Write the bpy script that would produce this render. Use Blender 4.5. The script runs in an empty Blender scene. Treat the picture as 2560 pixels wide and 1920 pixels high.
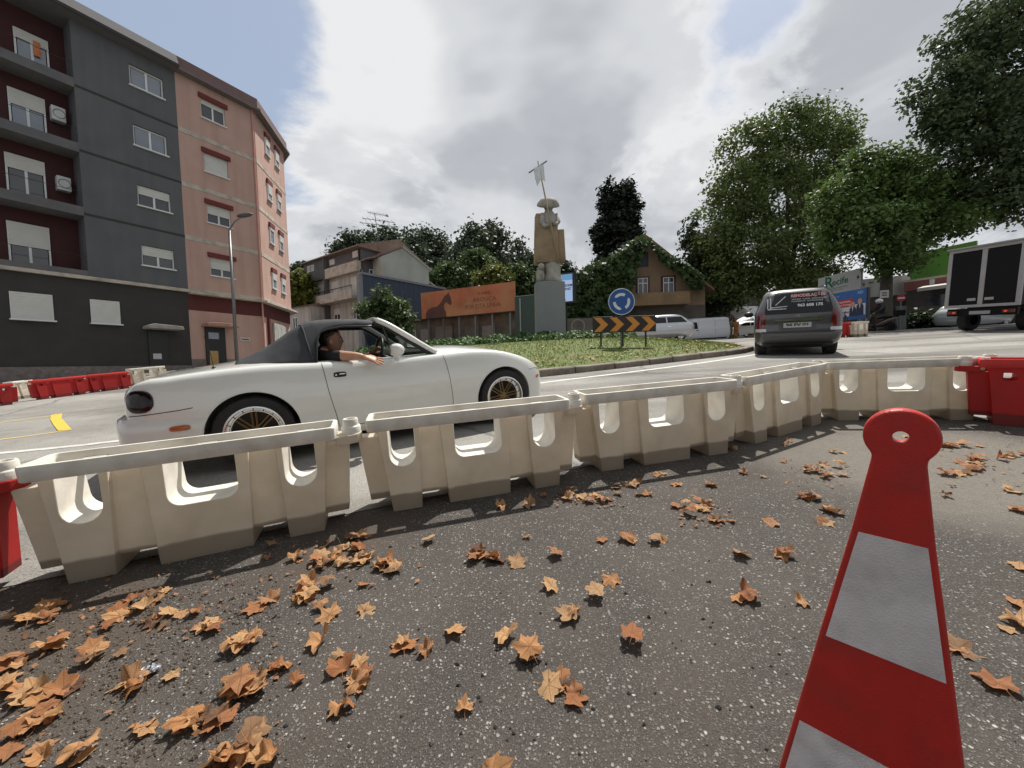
import bpy, bmesh, math, random
import numpy as np
from mathutils import Matrix, Vector
random.seed(7); rng = np.random.default_rng(7)
SC = bpy.context.scene; COL = SC.collection
R_ = math.radians
# ------------------------------------------------------------------ camera, frames
F = 956.0; HC = .985
def _R(pt, rl):
    c, s = math.cos(rl), math.sin(rl); sp, cp = math.sin(pt), math.cos(pt)
    return np.array([[c, s, 0], [-s*sp, c*sp, cp], [-s*cp, c*cp, -sp]])   # columns right, up, forward
RW = _R(R_(2.7), R_(1.4)); RG = _R(R_(7.96), R_(3.16)); G2 = RW @ RG.T      # the street slopes: G2 turns street axes to world axes
CAM = G2 @ np.array([0, 0, HC])
cd = bpy.data.cameras.new('camera'); cd.sensor_width = 36; cd.lens = 36*F/2560; cd.clip_end = 3000; cd.clip_start = .02
co = bpy.data.objects.new('camera', cd); COL.objects.link(co); SC.camera = co
mm = Matrix.Identity(4)
for i in range(3):
    mm[i][0], mm[i][1], mm[i][2], mm[i][3] = RW[i, 0], RW[i, 1], -RW[i, 2], CAM[i]
co.matrix_world = mm
# ------------------------------------------------------------------ sky, sun, exposure
SUN_EL, SUN_AZ = 60.0, 62.0            # azimuth measured from +X towards +Y
sd = Vector((math.cos(R_(SUN_EL))*math.cos(R_(SUN_AZ)), math.cos(R_(SUN_EL))*math.sin(R_(SUN_AZ)), math.sin(R_(SUN_EL))))
sl = bpy.data.lights.new('sun', 'SUN'); sl.energy = 5.0; sl.angle = R_(.6); sl.color = (1, .95, .87)
so = bpy.data.objects.new('sun', sl); COL.objects.link(so); so.rotation_euler = sd.to_track_quat('Z', 'Y').to_euler()
W = bpy.data.worlds.new('World'); SC.world = W; W.use_nodes = True
def sky():
    n = W.node_tree.nodes; l = W.node_tree.links; n.clear()
    out = n.new('ShaderNodeOutputWorld'); bg = n.new('ShaderNodeBackground'); bg.inputs['Strength'].default_value = .09
    l.new(bg.outputs[0], out.inputs[0])
    st = n.new('ShaderNodeTexSky'); st.sky_type = 'NISHITA'; st.sun_disc = False
    st.sun_elevation = R_(SUN_EL); st.sun_rotation = R_(90-SUN_AZ); st.air_density = 1.0; st.dust_density = 1.5
    tc = n.new('ShaderNodeTexCoord')
    def math_(op, a, b=None, clamp=False):
        m = n.new('ShaderNodeMath'); m.operation = op; m.use_clamp = clamp
        for i, x in enumerate((a, b)):
            if x is None: continue
            if isinstance(x, (int, float)): m.inputs[i].default_value = x
            else: l.new(x, m.inputs[i])
        return m.outputs[0]
    sx = n.new('ShaderNodeSeparateXYZ'); l.new(tc.outputs['Generated'], sx.inputs[0])
    zz = math_('ADD', math_('MAXIMUM', sx.outputs[2], 0.0), .22)
    cb = n.new('ShaderNodeCombineXYZ'); l.new(math_('DIVIDE', sx.outputs[0], zz), cb.inputs[0]); l.new(math_('DIVIDE', sx.outputs[1], zz), cb.inputs[1])
    def noise(scale, detail, rough, off, dist=0.0):
        mp = n.new('ShaderNodeMapping'); mp.inputs['Location'].default_value = off; l.new(cb.outputs[0], mp.inputs[0])
        t = n.new('ShaderNodeTexNoise'); t.inputs['Scale'].default_value = scale; t.inputs['Detail'].default_value = detail
        t.inputs['Roughness'].default_value = rough; t.inputs['Distortion'].default_value = dist
        l.new(mp.outputs[0], t.inputs['Vector']); return t.outputs['Fac']
    def ramp(x, stops):
        r = n.new('ShaderNodeValToRGB'); e = r.color_ramp.elements
        while len(e) < len(stops): e.new(.5)
        for k, (p, c) in zip(e, stops): k.position = p; k.color = (*c, 1) if len(c) == 3 else c
        r.color_ramp.interpolation = 'EASE'
        l.new(x, r.inputs[0]); return r.outputs[0]
    def gap(d, w):          # an opening in the cloud deck round a direction
        d = Vector(d).normalized(); vm = n.new('ShaderNodeVectorMath'); vm.operation = 'DOT_PRODUCT'
        l.new(tc.outputs['Generated'], vm.inputs[0]); vm.inputs[1].default_value = d
        mr = n.new('ShaderNodeMapRange'); mr.interpolation_type = 'SMOOTHSTEP'
        mr.inputs[1].default_value = math.cos(R_(w)); mr.inputs[2].default_value = math.cos(R_(w*.25)); mr.inputs[3].default_value = 0; mr.inputs[4].default_value = 1
        l.new(vm.outputs['Value'], mr.inputs[0]); return mr.outputs[0]
    cover = noise(1.15, 7, .62, (3.1, 1.7, 0), .3)
    g = None
    for px, w, a in SKY_GAPS:
        dv = RW @ np.array([(px[0]-1280)/F, -(px[1]-960)/F, 1]); x = math_('MULTIPLY', gap(dv, w), a)
        g = x if g is None else math_('ADD', g, x)
    cov = math_('SUBTRACT', math_('ADD', math_('MULTIPLY', math_('SUBTRACT', cover, .5), 1.7), .78), g)
    mask = ramp(cov, [(.40, (0, 0, 0)), (.62, (1, 1, 1))])
    thick = noise(.66, 5, .6, (8.3, 3.2, 0), .35)
    ed = ramp(cov, [(.46, (1, 1, 1)), (.72, (0, 0, 0))])     # thin edges of the deck are brightest
    b = math_('ADD', thick, math_('MULTIPLY', ed, -.16))
    for px, w, a in SKY_BELLY:
        dv = RW @ np.array([(px[0]-1280)/F, -(px[1]-960)/F, 1]); b = math_('ADD', b, math_('MULTIPLY', gap(dv, w), a))
    ccol = ramp(b, [(.33, (8.0, 8.05, 8.15)), (.44, (6.5, 6.65, 6.9)), (.54, (4.7, 4.9, 5.25)), (.70, (3.1, 3.35, 3.7))])
    hz = n.new('ShaderNodeMixRGB'); hz.blend_type = 'MIX'; hz.inputs[0].default_value = .6
    l.new(st.outputs[0], hz.inputs[1]); hz.inputs[2].default_value = (4.9, 5.7, 7.1, 1)          # thin high veil over the blue
    mx = n.new('ShaderNodeMixRGB'); l.new(mask, mx.inputs[0]); l.new(hz.outputs[0], mx.inputs[1]); l.new(ccol, mx.inputs[2])
    l.new(mx.outputs[0], bg.inputs[0])
SKY_GAPS = [((450, 50), 15, .30), ((150, -120), 22, .22), ((1930, 150), 8, .20), ((1850, -60), 8, .12)]
SKY_BELLY = [((1340, 240), 17, .12), ((1000, 520), 14, .06), ((1750, 420), 10, -.10), ((900, 180), 12, -.10)]
sky()
vs = SC.view_settings; vs.view_transform = 'Standard'; vs.look = 'None'; vs.exposure = 0.22; vs.gamma = 1; vs.use_curve_mapping = False
SC.render.engine = 'CYCLES'; SC.cycles.use_denoising = True; SC.cycles.max_bounces = 6; SC.cycles.transparent_max_bounces = 12
SC.cycles.diffuse_bounces = 3; SC.cycles.glossy_bounces = 3; SC.cycles.transmission_bounces = 4
SC.cycles.sample_clamp_indirect = 6; SC.cycles.use_adaptive_sampling = True; SC.cycles.adaptive_threshold = .02
# ------------------------------------------------------------------ places
def at(u, v, d):                       # a point of the place d metres down the view axis
    return CAM + RW @ np.array([(u-1280)/F*d, -(v-960)/F*d, d])
def dip(x, y):                         # the street levels off beyond the roundabout
    if y < 14: return 0.
    return -.003*(y-14)**2 if y < 42 else -.003*28**2 - .168*(y-42)
def G(x, y, z=0.):
    return G2 @ np.array([x, y, z+dip(x, y)])
def ground(u, v, off=0.):              # where a sight line meets the street
    r = RG @ np.array([(u-1280)/F, -(v-960)/F, 1.]); t = (off-HC)/r[2]
    return r[0]*t, r[1]*t
def gz(xw, yw):                        # street height under a world point
    x, y = xw, yw
    for _ in range(8):
        P = G(x, y); x += xw-P[0]; y += yw-P[1]
    return G(x, y)[2]
G4 = Matrix([[*map(float, G2[i]), 0] for i in range(3)]+[[0, 0, 0, 1]])
def gm(x, y, deg=0., z=0.):            # stands square on the sloping street
    return G4 @ Matrix.Translation((x, y, z+dip(x, y))) @ Matrix.Rotation(R_(deg), 4, 'Z')
def wm(P, deg=0., tilt=0):             # stands plumb
    return Matrix.Translation([float(a) for a in P]) @ Matrix.Rotation(R_(deg), 4, 'Z')
def lerp(a, b, t): return a+(b-a)*t
# ------------------------------------------------------------------ materials
MATS = {}
def mat(name, col, rough=.6, metal=0., var=.12, scale=4., bump=0., bscale=60., spec=.5, trans=0., coat=0., obj_rand=0., dirt=None, dscale=3., damt=.5, streak=False):
    if name in MATS: return MATS[name]
    m = bpy.data.materials.new(name); MATS[name] = m; m.use_nodes = True
    n = m.node_tree.nodes; l = m.node_tree.links; b = n['Principled BSDF']
    b.inputs['Roughness'].default_value = rough; b.inputs['Metallic'].default_value = metal
    b.inputs['Specular IOR Level'].default_value = spec; b.inputs['Coat Weight'].default_value = coat; b.inputs['Coat Roughness'].default_value = .04
    tc = n.new('ShaderNodeTexCoord')
    def noise(s, d=5):
        t = n.new('ShaderNodeTexNoise'); t.inputs['Scale'].default_value = s; t.inputs['Detail'].default_value = d; l.new(tc.outputs['Object'], t.inputs['Vector']); return t.outputs['Fac']
    hs = n.new('ShaderNodeHueSaturation'); hs.inputs['Color'].default_value = (*col, 1)
    mr = n.new('ShaderNodeMapRange'); mr.inputs[1].default_value = .25; mr.inputs[2].default_value = .75; mr.inputs[3].default_value = 1-var; mr.inputs[4].default_value = 1+var
    l.new(noise(scale), mr.inputs[0]); v = mr.outputs[0]
    if obj_rand:
        oi = n.new('ShaderNodeObjectInfo'); m2 = n.new('ShaderNodeMapRange'); m2.inputs[3].default_value = 1-obj_rand; m2.inputs[4].default_value = 1+obj_rand
        l.new(oi.outputs['Random'], m2.inputs[0]); mu = n.new('ShaderNodeMath'); mu.operation = 'MULTIPLY'; l.new(v, mu.inputs[0]); l.new(m2.outputs[0], mu.inputs[1]); v = mu.outputs[0]
    l.new(v, hs.inputs['Value']); c = hs.outputs[0]
    if dirt:
        mx = n.new('ShaderNodeMixRGB'); mx.inputs[2].default_value = (*dirt, 1); l.new(c, mx.inputs[1])
        r = n.new('ShaderNodeMapRange'); r.inputs[1].default_value = .45; r.inputs[2].default_value = .72; r.inputs[4].default_value = damt
        dn = noise(dscale, 8); l.new(dn, r.inputs[0]); l.new(r.outputs[0], mx.inputs[0]); c = mx.outputs[0]
        if streak:                          # rain streaks: the stain pattern drawn out downwards
            mp = n.new('ShaderNodeMapping'); mp.inputs['Scale'].default_value = (3.2, 3.2, .22); l.new(tc.outputs['Object'], mp.inputs[0]); l.new(mp.outputs[0], dn.node.inputs['Vector'])
    l.new(c, b.inputs['Base Color'])
    if bump:
        bp = n.new('ShaderNodeBump'); bp.inputs['Strength'].default_value = bump; bp.inputs['Distance'].default_value = .01; l.new(noise(bscale, 3), bp.inputs['Height']); l.new(bp.outputs[0], b.inputs['Normal'])
    if trans:
        tr = n.new('ShaderNodeBsdfTranslucent'); l.new(c, tr.inputs[0]); ms = n.new('ShaderNodeMixShader'); ms.inputs[0].default_value = trans
        l.new(b.outputs[0], ms.inputs[1]); l.new(tr.outputs[0], ms.inputs[2]); l.new(ms.outputs[0], n['Material Output'].inputs[0])
    return m
def glass(name, tint=(.75, .8, .8), refl=.12, through=.85):
    if name in MATS: return MATS[name]
    m = bpy.data.materials.new(name); MATS[name] = m; m.use_nodes = True
    n = m.node_tree.nodes; l = m.node_tree.links; n.clear(); o = n.new('ShaderNodeOutputMaterial')
    t = n.new('ShaderNodeBsdfTransparent'); t.inputs[0].default_value = (*[x*through for x in tint], 1); g = n.new('ShaderNodeBsdfGlossy'); g.inputs['Roughness'].default_value = .03
    lw = n.new('ShaderNodeLayerWeight'); lw.inputs[0].default_value = .25; mp = n.new('ShaderNodeMapRange'); mp.inputs[3].default_value = refl; mp.inputs[4].default_value = .8
    l.new(lw.outputs['Fresnel'], mp.inputs[0]); ms = n.new('ShaderNodeMixShader'); l.new(mp.outputs[0], ms.inputs[0]); l.new(t.outputs[0], ms.inputs[1]); l.new(g.outputs[0], ms.inputs[2]); l.new(ms.outputs[0], o.inputs[0])
    return m
# ------------------------------------------------------------------ mesh builder
class MB:
    def __init__(s): s.v = []; s.f = []; s.mi = []; s.k = 0
    def add(s, vs, fs):
        o = len(s.v); s.v += [tuple(map(float, p)) for p in vs]; s.f += [tuple(i+o for i in q) for q in fs]; s.mi += [s.k]*len(fs); return s
    def box(s, c, d, rz=0., rx=0., ry=0.):
        M = Matrix.Rotation(rz, 3, 'Z') @ Matrix.Rotation(ry, 3, 'Y') @ Matrix.Rotation(rx, 3, 'X')
        vs = [Vector(c)+M @ Vector((a*d[0]/2, b*d[1]/2, e*d[2]/2)) for a in (-1, 1) for b in (-1, 1) for e in (-1, 1)]
        return s.add(vs, [(0, 1, 3, 2), (4, 6, 7, 5), (0, 4, 5, 1), (2, 3, 7, 6), (0, 2, 6, 4), (1, 5, 7, 3)])
    def b2(s, x0, x1, y0, y1, z0, z1): return s.box(((x0+x1)/2, (y0+y1)/2, (z0+z1)/2), (abs(x1-x0), abs(y1-y0), abs(z1-z0)))
    def prism(s, poly, a, b, ax='y'):   # outline in two axes pulled from a to b along the third
        n = len(poly)
        f = {'y': lambda p, t: (p[0], t, p[1]), 'z': lambda p, t: (p[0], p[1], t), 'x': lambda p, t: (t, p[0], p[1])}[ax]
        s.add([f(p, a) for p in poly]+[f(p, b) for p in poly], [tuple(range(n)), tuple(range(2*n-1, n-1, -1))]+[(i, i+n, (i+1) % n+n, (i+1) % n) for i in range(n)]); return s
    def tube(s, pts, r, n=8, cap=True):
        pts = [Vector(p) for p in pts]; rs = r if isinstance(r, (list, tuple)) else [r]*len(pts); vs = []; up = None
        for i, p in enumerate(pts):
            t = (pts[min(i+1, len(pts)-1)]-pts[max(i-1, 0)]).normalized()
            if up is None: up = t.orthogonal().normalized()
            up = (up-t*up.dot(t)).normalized(); w = t.cross(up)
            vs += [p+(up*math.cos(2*math.pi*k/n)+w*math.sin(2*math.pi*k/n))*rs[i] for k in range(n)]
        fs = [(i*n+k, i*n+(k+1) % n, (i+1)*n+(k+1) % n, (i+1)*n+k) for i in range(len(pts)-1) for k in range(n)]
        if cap: fs += [tuple(range(n-1, -1, -1)), tuple(range((len(pts)-1)*n, len(pts)*n))]
        return s.add(vs, fs)
    def loft(s, rings, caps=True, close=True):
        n = len(rings[0]); vs = [p for r in rings for p in r]; m = n if close else n-1
        fs = [(i*n+k, i*n+(k+1) % n, (i+1)*n+(k+1) % n, (i+1)*n+k) for i in range(len(rings)-1) for k in range(m)]
        if caps and close: fs += [tuple(range(n-1, -1, -1)), tuple(range((len(rings)-1)*n, len(rings)*n))]
        return s.add(vs, fs)
    def lathe(s, prof, n=24, c=(0, 0, 0), ax='z', caps=False):
        rings = []
        for r, h in prof:
            ring = []
            for k in range(n):
                a = 2*math.pi*k/n; x, y = r*math.cos(a), r*math.sin(a)
                ring.append({'z': (c[0]+x, c[1]+y, c[2]+h), 'y': (c[0]+x, c[1]+h, c[2]+y), 'x': (c[0]+h, c[1]+x, c[2]+y)}[ax])
            rings.append(ring)
        return s.loft(rings, caps)
    def ball(s, c, r, n=12, m=8):
        r = r if isinstance(r, (tuple, list)) else (r, r, r)
        return s.loft([[(c[0]+r[0]*math.sin(math.pi*i/m)*math.cos(2*math.pi*k/n), c[1]+r[1]*math.sin(math.pi*i/m)*math.sin(2*math.pi*k/n), c[2]-r[2]*math.cos(math.pi*i/m)) for k in range(n)] for i in range(m+1)], False)
    def quad(s, *p): return s.add(p, [tuple(range(len(p)))])
    def build(s, name, mats, parent=None, smooth=False, bevel=0., seg=2, mw=None):
        me = bpy.data.meshes.new(name); me.from_pydata(s.v, [], s.f)
        for m in (mats if isinstance(mats, (list, tuple)) else [mats]): me.materials.append(m)
        if any(s.mi): me.polygons.foreach_set('material_index', s.mi)
        bm = bmesh.new(); bm.from_mesh(me); bmesh.ops.remove_doubles(bm, verts=bm.verts, dist=1e-5); bmesh.ops.recalc_face_normals(bm, faces=bm.faces); bm.to_mesh(me); bm.free()
        return link(name, me, parent, smooth, bevel, seg, mw)
def link(name, me, parent=None, smooth=False, bevel=0., seg=2, mw=None):
    o = bpy.data.objects.new(name, me); COL.objects.link(o)
    if parent is not None: o.parent = parent
    if mw is not None: o.matrix_world = mw
    if smooth:
        me.polygons.foreach_set('use_smooth', [True]*len(me.polygons))
        if smooth != 'all':
            try: me.set_sharp_from_angle(angle=R_(40))
            except Exception: pass
    if bevel:
        b = o.modifiers.new('bevel', 'BEVEL'); b.width = bevel; b.segments = seg; b.limit_method = 'ANGLE'; b.angle_limit = R_(35)
    return o
def tag(o, label, cat, group=None):
    o['label'] = label; o['category'] = cat
    if group: o['group'] = group
    return o
def struct(o, kind='structure', label=None):
    o['kind'] = kind
    if label: o['label'] = label
    return o
def thing(name, label, cat, mw, group=None):
    o = bpy.data.objects.new(name, None); COL.objects.link(o); o.empty_display_size = .2; o.matrix_world = mw
    return tag(o, label, cat, group)
def dup(root, mw, label, group=None):
    r = root.copy(); COL.objects.link(r); r.matrix_world = mw; r['label'] = label
    if group: r['group'] = group
    def kids(a, b):
        for ch in list(a.children):
            c = ch.copy(); COL.objects.link(c); c.parent = b; kids(ch, c)
    kids(root, r); return r
def baked(o):                           # the mesh of an object with its modifiers applied
    dg = bpy.context.evaluated_depsgraph_get(); dg.update(); return bpy.data.meshes.new_from_object(o.evaluated_get(dg), preserve_all_data_layers=True, depsgraph=dg)
def text(body, h, material, parent, M, name='lettering', ext=.002, bold=0., width=None, ax='CENTER'):
    c = bpy.data.curves.new(name, 'FONT'); c.body = body; c.size = h*1.38; c.extrude = ext; c.offset = bold; c.align_x = ax; c.align_y = 'CENTER'; c.resolution_u = 3
    t = bpy.data.objects.new(name, c); COL.objects.link(t); me = baked(t); bpy.data.objects.remove(t)
    if width:
        xs = [v.co.x for v in me.vertices]; k = width/max(1e-6, max(xs)-min(xs))
        for v in me.vertices: v.co.x *= k
    me.materials.clear(); me.materials.append(material); o = link(name, me, parent); o.matrix_local = M; return o
FACE = Matrix.Rotation(R_(90), 4, 'X')  # lettering upright, read from -Y
def T(x, y, z): return Matrix.Translation((x, y, z))
def catmull(pts, sub):                  # smooth polyline through pts
    P = [np.array(p, float) for p in pts]; out = []
    for i in range(len(P)-1):
        a, b, c, d = P[max(i-1, 0)], P[i], P[i+1], P[min(i+2, len(P)-1)]
        for k in range(sub):
            t = k/sub; out.append(.5*((2*b)+(c-a)*t+(2*a-5*b+4*c-d)*t*t+(3*b-a-3*c+d)*t**3))
    return out+[P[-1]]
# ================================================================== GROUND
def asphalt():
    m = bpy.data.materials.new('coarse_asphalt'); m.use_nodes = True; n = m.node_tree.nodes; l = m.node_tree.links; b = n['Principled BSDF']
    tc = n.new('ShaderNodeTexCoord'); P = tc.outputs['Object']
    def N(s, d=6, r=.6):
        t = n.new('ShaderNodeTexNoise'); t.inputs['Scale'].default_value = s; t.inputs['Detail'].default_value = d; t.inputs['Roughness'].default_value = r; l.new(P, t.inputs['Vector']); return t.outputs['Fac']
    def MR(x, a, c, d=0., e=1.):
        t = n.new('ShaderNodeMapRange'); t.interpolation_type = 'SMOOTHSTEP'
        for i, k in enumerate((a, c, d, e)): t.inputs[i+1].default_value = k
        l.new(x, t.inputs[0]); return t.outputs[0]
    def MA(op, x, y):
        t = n.new('ShaderNodeMath'); t.operation = op
        for i, k in enumerate((x, y)):
            if isinstance(k, (int, float)): t.inputs[i].default_value = k
            else: l.new(k, t.inputs[i])
        return t.outputs[0]
    def MIX(f, c1, c2):
        t = n.new('ShaderNodeMixRGB')
        for i, k in enumerate((f, c1, c2)):
            if isinstance(k, tuple): t.inputs[i].default_value = (*k, 1)
            elif isinstance(k, (int, float)): t.inputs[i].default_value = k
            else: l.new(k, t.inputs[i])
        return t.outputs[0]
    def chips(scale, keep, size):
        v = n.new('ShaderNodeTexVoronoi'); v.inputs['Scale'].default_value = scale; l.new(PD, v.inputs['Vector'])
        s = n.new('ShaderNodeSeparateColor'); l.new(v.outputs['Color'], s.inputs[0])
        rad = MR(s.outputs[1], 0, 1, size*.5, size)
        near = MR(MA('SUBTRACT', v.outputs['Distance'], rad), -.12, .02, 1, 0)
        return MA('MULTIPLY', near, MA('GREATER_THAN', s.outputs[0], keep)), s.outputs[2]
    wn = n.new('ShaderNodeTexNoise'); wn.inputs['Scale'].default_value = 110; wn.inputs['Detail'].default_value = 2; l.new(P, wn.inputs['Vector']); wa = n.new('ShaderNodeVectorMath'); wa.operation = 'MULTIPLY_ADD'; l.new(wn.outputs['Color'], wa.inputs[0]); wa.inputs[1].default_value = (.009, .009, 0); l.new(P, wa.inputs[2]); PD = wa.outputs[0]
    c1, t1 = chips(92, .42, .46); c2, t2 = chips(180, .40, .52); c3, t3 = chips(64, .965, .34)
    base = MIX(MR(N(260, 2), .3, .7), (.026, .023, .021), (.088, .078, .071))
    base = MIX(MR(N(2.2), .35, .7), base, MIX(.5, base, (.098, .085, .074)))
    dirt_w = MA('ADD', MR(N(1.3, 8), .42, .66), 0.)
    sx = n.new('ShaderNodeSeparateXYZ'); l.new(P, sx.inputs[0])
    left = MR(MA('ADD', sx.outputs[0], MA('MULTIPLY', N(2.6), .9)), -.35, .25, 1, 0)
    dirt = MA('MULTIPLY', dirt_w, MA('ADD', .25, MA('MULTIPLY', left, .75)))
    col = MIX(MA('MULTIPLY', dirt, .85), base, MIX(N(45), (.055, .042, .034), (.112, .088, .070)))
    chipc = MIX(t1, (.095, .090, .084), (.36, .345, .32))
    amt = MA('SUBTRACT', 1., MA('MULTIPLY', dirt, .75))
    col = MIX(MA('MULTIPLY', c2, MA('MULTIPLY', amt, .62)), col, (.21, .197, .182)); col = MIX(MA('MULTIPLY', c1, MA('MULTIPLY', amt, .95)), col, chipc); col = MIX(c3, col, MIX(t3, (.32, .30, .275), (.48, .46, .43)))
    # the worn cement patch by the red barrier
    px = MA('SUBTRACT', sx.outputs[0], 2.75); py = MA('SUBTRACT', sx.outputs[1], 2.35)
    d2 = MA('ADD', MA('MULTIPLY', MA('MULTIPLY', px, px), .55), MA('MULTIPLY', MA('MULTIPLY', py, py), .55))
    pat = MR(MA('ADD', d2, MA('MULTIPLY', N(1.6), 1.0)), .62, 1.35, .9, 0)
    col = MIX(pat, col, MIX(N(30), (.135, .120, .100), (.225, .205, .180)))
    l.new(col, b.inputs['Base Color']); b.inputs['Roughness'].default_value = .85; b.inputs['Specular IOR Level'].default_value = .25
    h = MA('ADD', MA('MULTIPLY', c1, .5), MA('ADD', MA('MULTIPLY', c2, .3), MA('MULTIPLY', N(140, 3), .6)))
    bp = n.new('ShaderNodeBump'); bp.inputs['Strength'].default_value = .85; bp.inputs['Distance'].default_value = .006; l.new(h, bp.inputs['Height']); l.new(bp.outputs[0], b.inputs['Normal'])
    return m
def road_mat():
    m = bpy.data.materials.new('worn_road'); m.use_nodes = True; n = m.node_tree.nodes; l = m.node_tree.links; b = n['Principled BSDF']
    tc = n.new('ShaderNodeTexCoord'); P = tc.outputs['Object']
    def N(s, d=6, sc=(1, 1, 1)):
        mp = n.new('ShaderNodeMapping'); mp.inputs['Scale'].default_value = sc; mp.inputs['Rotation'].default_value = (0, 0, R_(-28)); l.new(P, mp.inputs[0])
        t = n.new('ShaderNodeTexNoise'); t.inputs['Scale'].default_value = s; t.inputs['Detail'].default_value = d; l.new(mp.outputs[0], t.inputs['Vector']); return t.outputs['Fac']
    def ramp(x, st):
        r = n.new('ShaderNodeValToRGB'); e = r.color_ramp.elements
        while len(e) < len(st): e.new(.5)
        for k, (p, c) in zip(e, st): k.position = p; k.color = (*c, 1)
        l.new(x, r.inputs[0]); return r.outputs[0]
    def mul(a, c, f=1.):
        t = n.new('ShaderNodeMixRGB'); t.blend_type = 'MULTIPLY'; t.inputs[0].default_value = f; l.new(a, t.inputs[1]); l.new(c, t.inputs[2]); return t.outputs[0]
    c = ramp(N(.5, 9), [(.3, (.205, .198, .186)), (.5, (.262, .253, .238)), (.7, (.31, .30, .284))])
    c = mul(c, ramp(N(130, 3), [(.3, (.55, .55, .55)), (.5, (.95, .95, .95)), (.68, (1.35, 1.34, 1.3))]))
    c = mul(c, ramp(N(.45, 6, (.18, 2.2, 1)), [(.38, (.60, .59, .58)), (.50, (.95, .95, .94)), (.64, (1.1, 1.1, 1.09))]))
    vo = n.new('ShaderNodeTexVoronoi'); vo.feature = 'DISTANCE_TO_EDGE'; vo.inputs['Scale'].default_value = .33; vo.inputs['Randomness'].default_value = 1
    wp = n.new('ShaderNodeMixRGB'); wp.inputs[0].default_value = .28; l.new(P, wp.inputs[1]); nz = n.new('ShaderNodeTexNoise'); nz.inputs['Scale'].default_value = 1.6; nz.inputs['Detail'].default_value = 6; l.new(P, nz.inputs['Vector']); l.new(nz.outputs['Color'], wp.inputs[2]); l.new(wp.outputs[0], vo.inputs['Vector'])
    c = mul(c, ramp(vo.outputs['Distance'], [(.0, (.35, .34, .33)), (.012, (1, 1, 1))]), .7)
    c = mul(c, ramp(N(.23, 4), [(.40, (.74, .73, .72)), (.47, (1, 1, 1))]), .8); c = mul(c, ramp(N(5, 6), [(.30, (.72, .71, .70)), (.45, (1, 1, 1))]), .7)
    l.new(c, b.inputs['Base Color']); b.inputs['Roughness'].default_value = .8; b.inputs['Specular IOR Level'].default_value = .3
    bp = n.new('ShaderNodeBump'); bp.inputs['Strength'].default_value = .5; bp.inputs['Distance'].default_value = .006; l.new(N(120, 4), bp.inputs['Height']); l.new(bp.outputs[0], b.inputs['Normal'])
    return m
def sheet(xs, ys, z=0., fn=None):       # a sheet over the street, in street coordinates
    P = []; n = len(xs)
    for j, y in enumerate(ys):
        for x in xs:
            yy = fn(x, y) if fn else y
            q = G(x, yy, z); P.append(tuple(q))
    return P, [(j*n+i, j*n+i+1, (j+1)*n+i+1, (j+1)*n+i) for j in range(len(ys)-1) for i in range(n-1)]
def spread(a, b, near, k):
    t = np.linspace(-1, 1, k); return [near+(b-near)*abs(x)**2.6 if x > 0 else near+(a-near)*abs(x)**2.6 for x in t]
P_, F_ = sheet(spread(-600, 600, 0, 61), sorted(set([-40, -20, -10, -5, -2, 0, 1, 2, 3, 4, 6, 8, 10, 12, 14, 16, 18, 20, 23, 26, 29, 32, 36, 40, 42, 46, 52, 60, 75, 100, 150, 250, 400, 700])))
struct(MB().add(P_, F_).build('ground', asphalt(), smooth='all'))
BL = [(-30, -9), (-3.4, 1.15), (-2.07, 1.60), (-.81, 2.13), (.48, 2.60), (1.78, 3.0), (2.89, 3.55), (4.1, 3.30), (5.2, 2.2), (9, -2), (30, -20)]
def yb(x): return float(np.interp(x, [a for a, _ in BL], [b for _, b in BL]))
P_, F_ = sheet(list(np.linspace(-34, -5, 12))+list(np.linspace(-4, 6, 41))+list(np.linspace(7, 34, 14)), [0, .02, .05, .1, .16, .22, .28, .34, .4, .46, .52, .58, .64, .7, .76, .82, .88, .94, 1], .004, lambda x, t: lerp(yb(x), 46, t))
struct(MB().add(P_, F_).build('road', road_mat(), smooth='all'))
# painted markings: thin sheets on the road
PAINT = mat('white_road_paint', (.62, .61, .58), .7, var=.12, scale=14, dirt=(.3, .29, .27), dscale=9, damt=.65)
YELL = mat('yellow_road_paint', (.72, .45, .06), .7, var=.1, scale=12, dirt=(.5, .36, .12), dscale=10, damt=.5)
YELT = mat('pale_yellow_paint', (.62, .47, .20), .7, var=.1, scale=12, dirt=(.35, .31, .24), dscale=8, damt=.6)
def paint(name, pts, w, m, z=.008):
    q = catmull(pts, 6) if len(pts) > 2 else [np.array(lerp(np.array(pts[0]), np.array(pts[1]), t)) for t in np.linspace(0, 1, 9)]
    b = MB(); L = []
    for i, p in enumerate(q):
        t = q[min(i+1, len(q)-1)]-q[max(i-1, 0)]; t = t/np.linalg.norm(t); nn = np.array([-t[1], t[0]])*w/2
        L.append((tuple(G(*(p+nn), z)), tuple(G(*(p-nn), z))))
    for a, c in zip(L, L[1:]): b.quad(a[0], a[1], c[1], c[0])
    o = b.build(name, m); return struct(o)
gp = lambda u, v: ground(u, v)
paint('road_marking', [gp(-60, 1140), gp(180, 1117), gp(360, 1096), gp(620, 1066)], .10, PAINT)
paint('road_marking', [gp(1300, 966), gp(1400, 952), gp(1560, 933), gp(1700, 915), gp(1800, 901), gp(1895, 886)], .12, PAINT)
paint('road_marking', [gp(-30, 1062), gp(60, 1050), gp(135, 1040)], .07, YELT)
paint('road_marking', [gp(-30, 1104), gp(80, 1090), gp(176, 1076)], .07, YELT)
b = MB(); b.quad(*[tuple(G(*gp(u, v), .012)) for u, v in ((128, 1039), (156, 1035), (154, 1047), (166, 1060), (180, 1076), (146, 1079), (134, 1064), (126, 1050))])
struct(b.build('road_marking', YELL))
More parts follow.
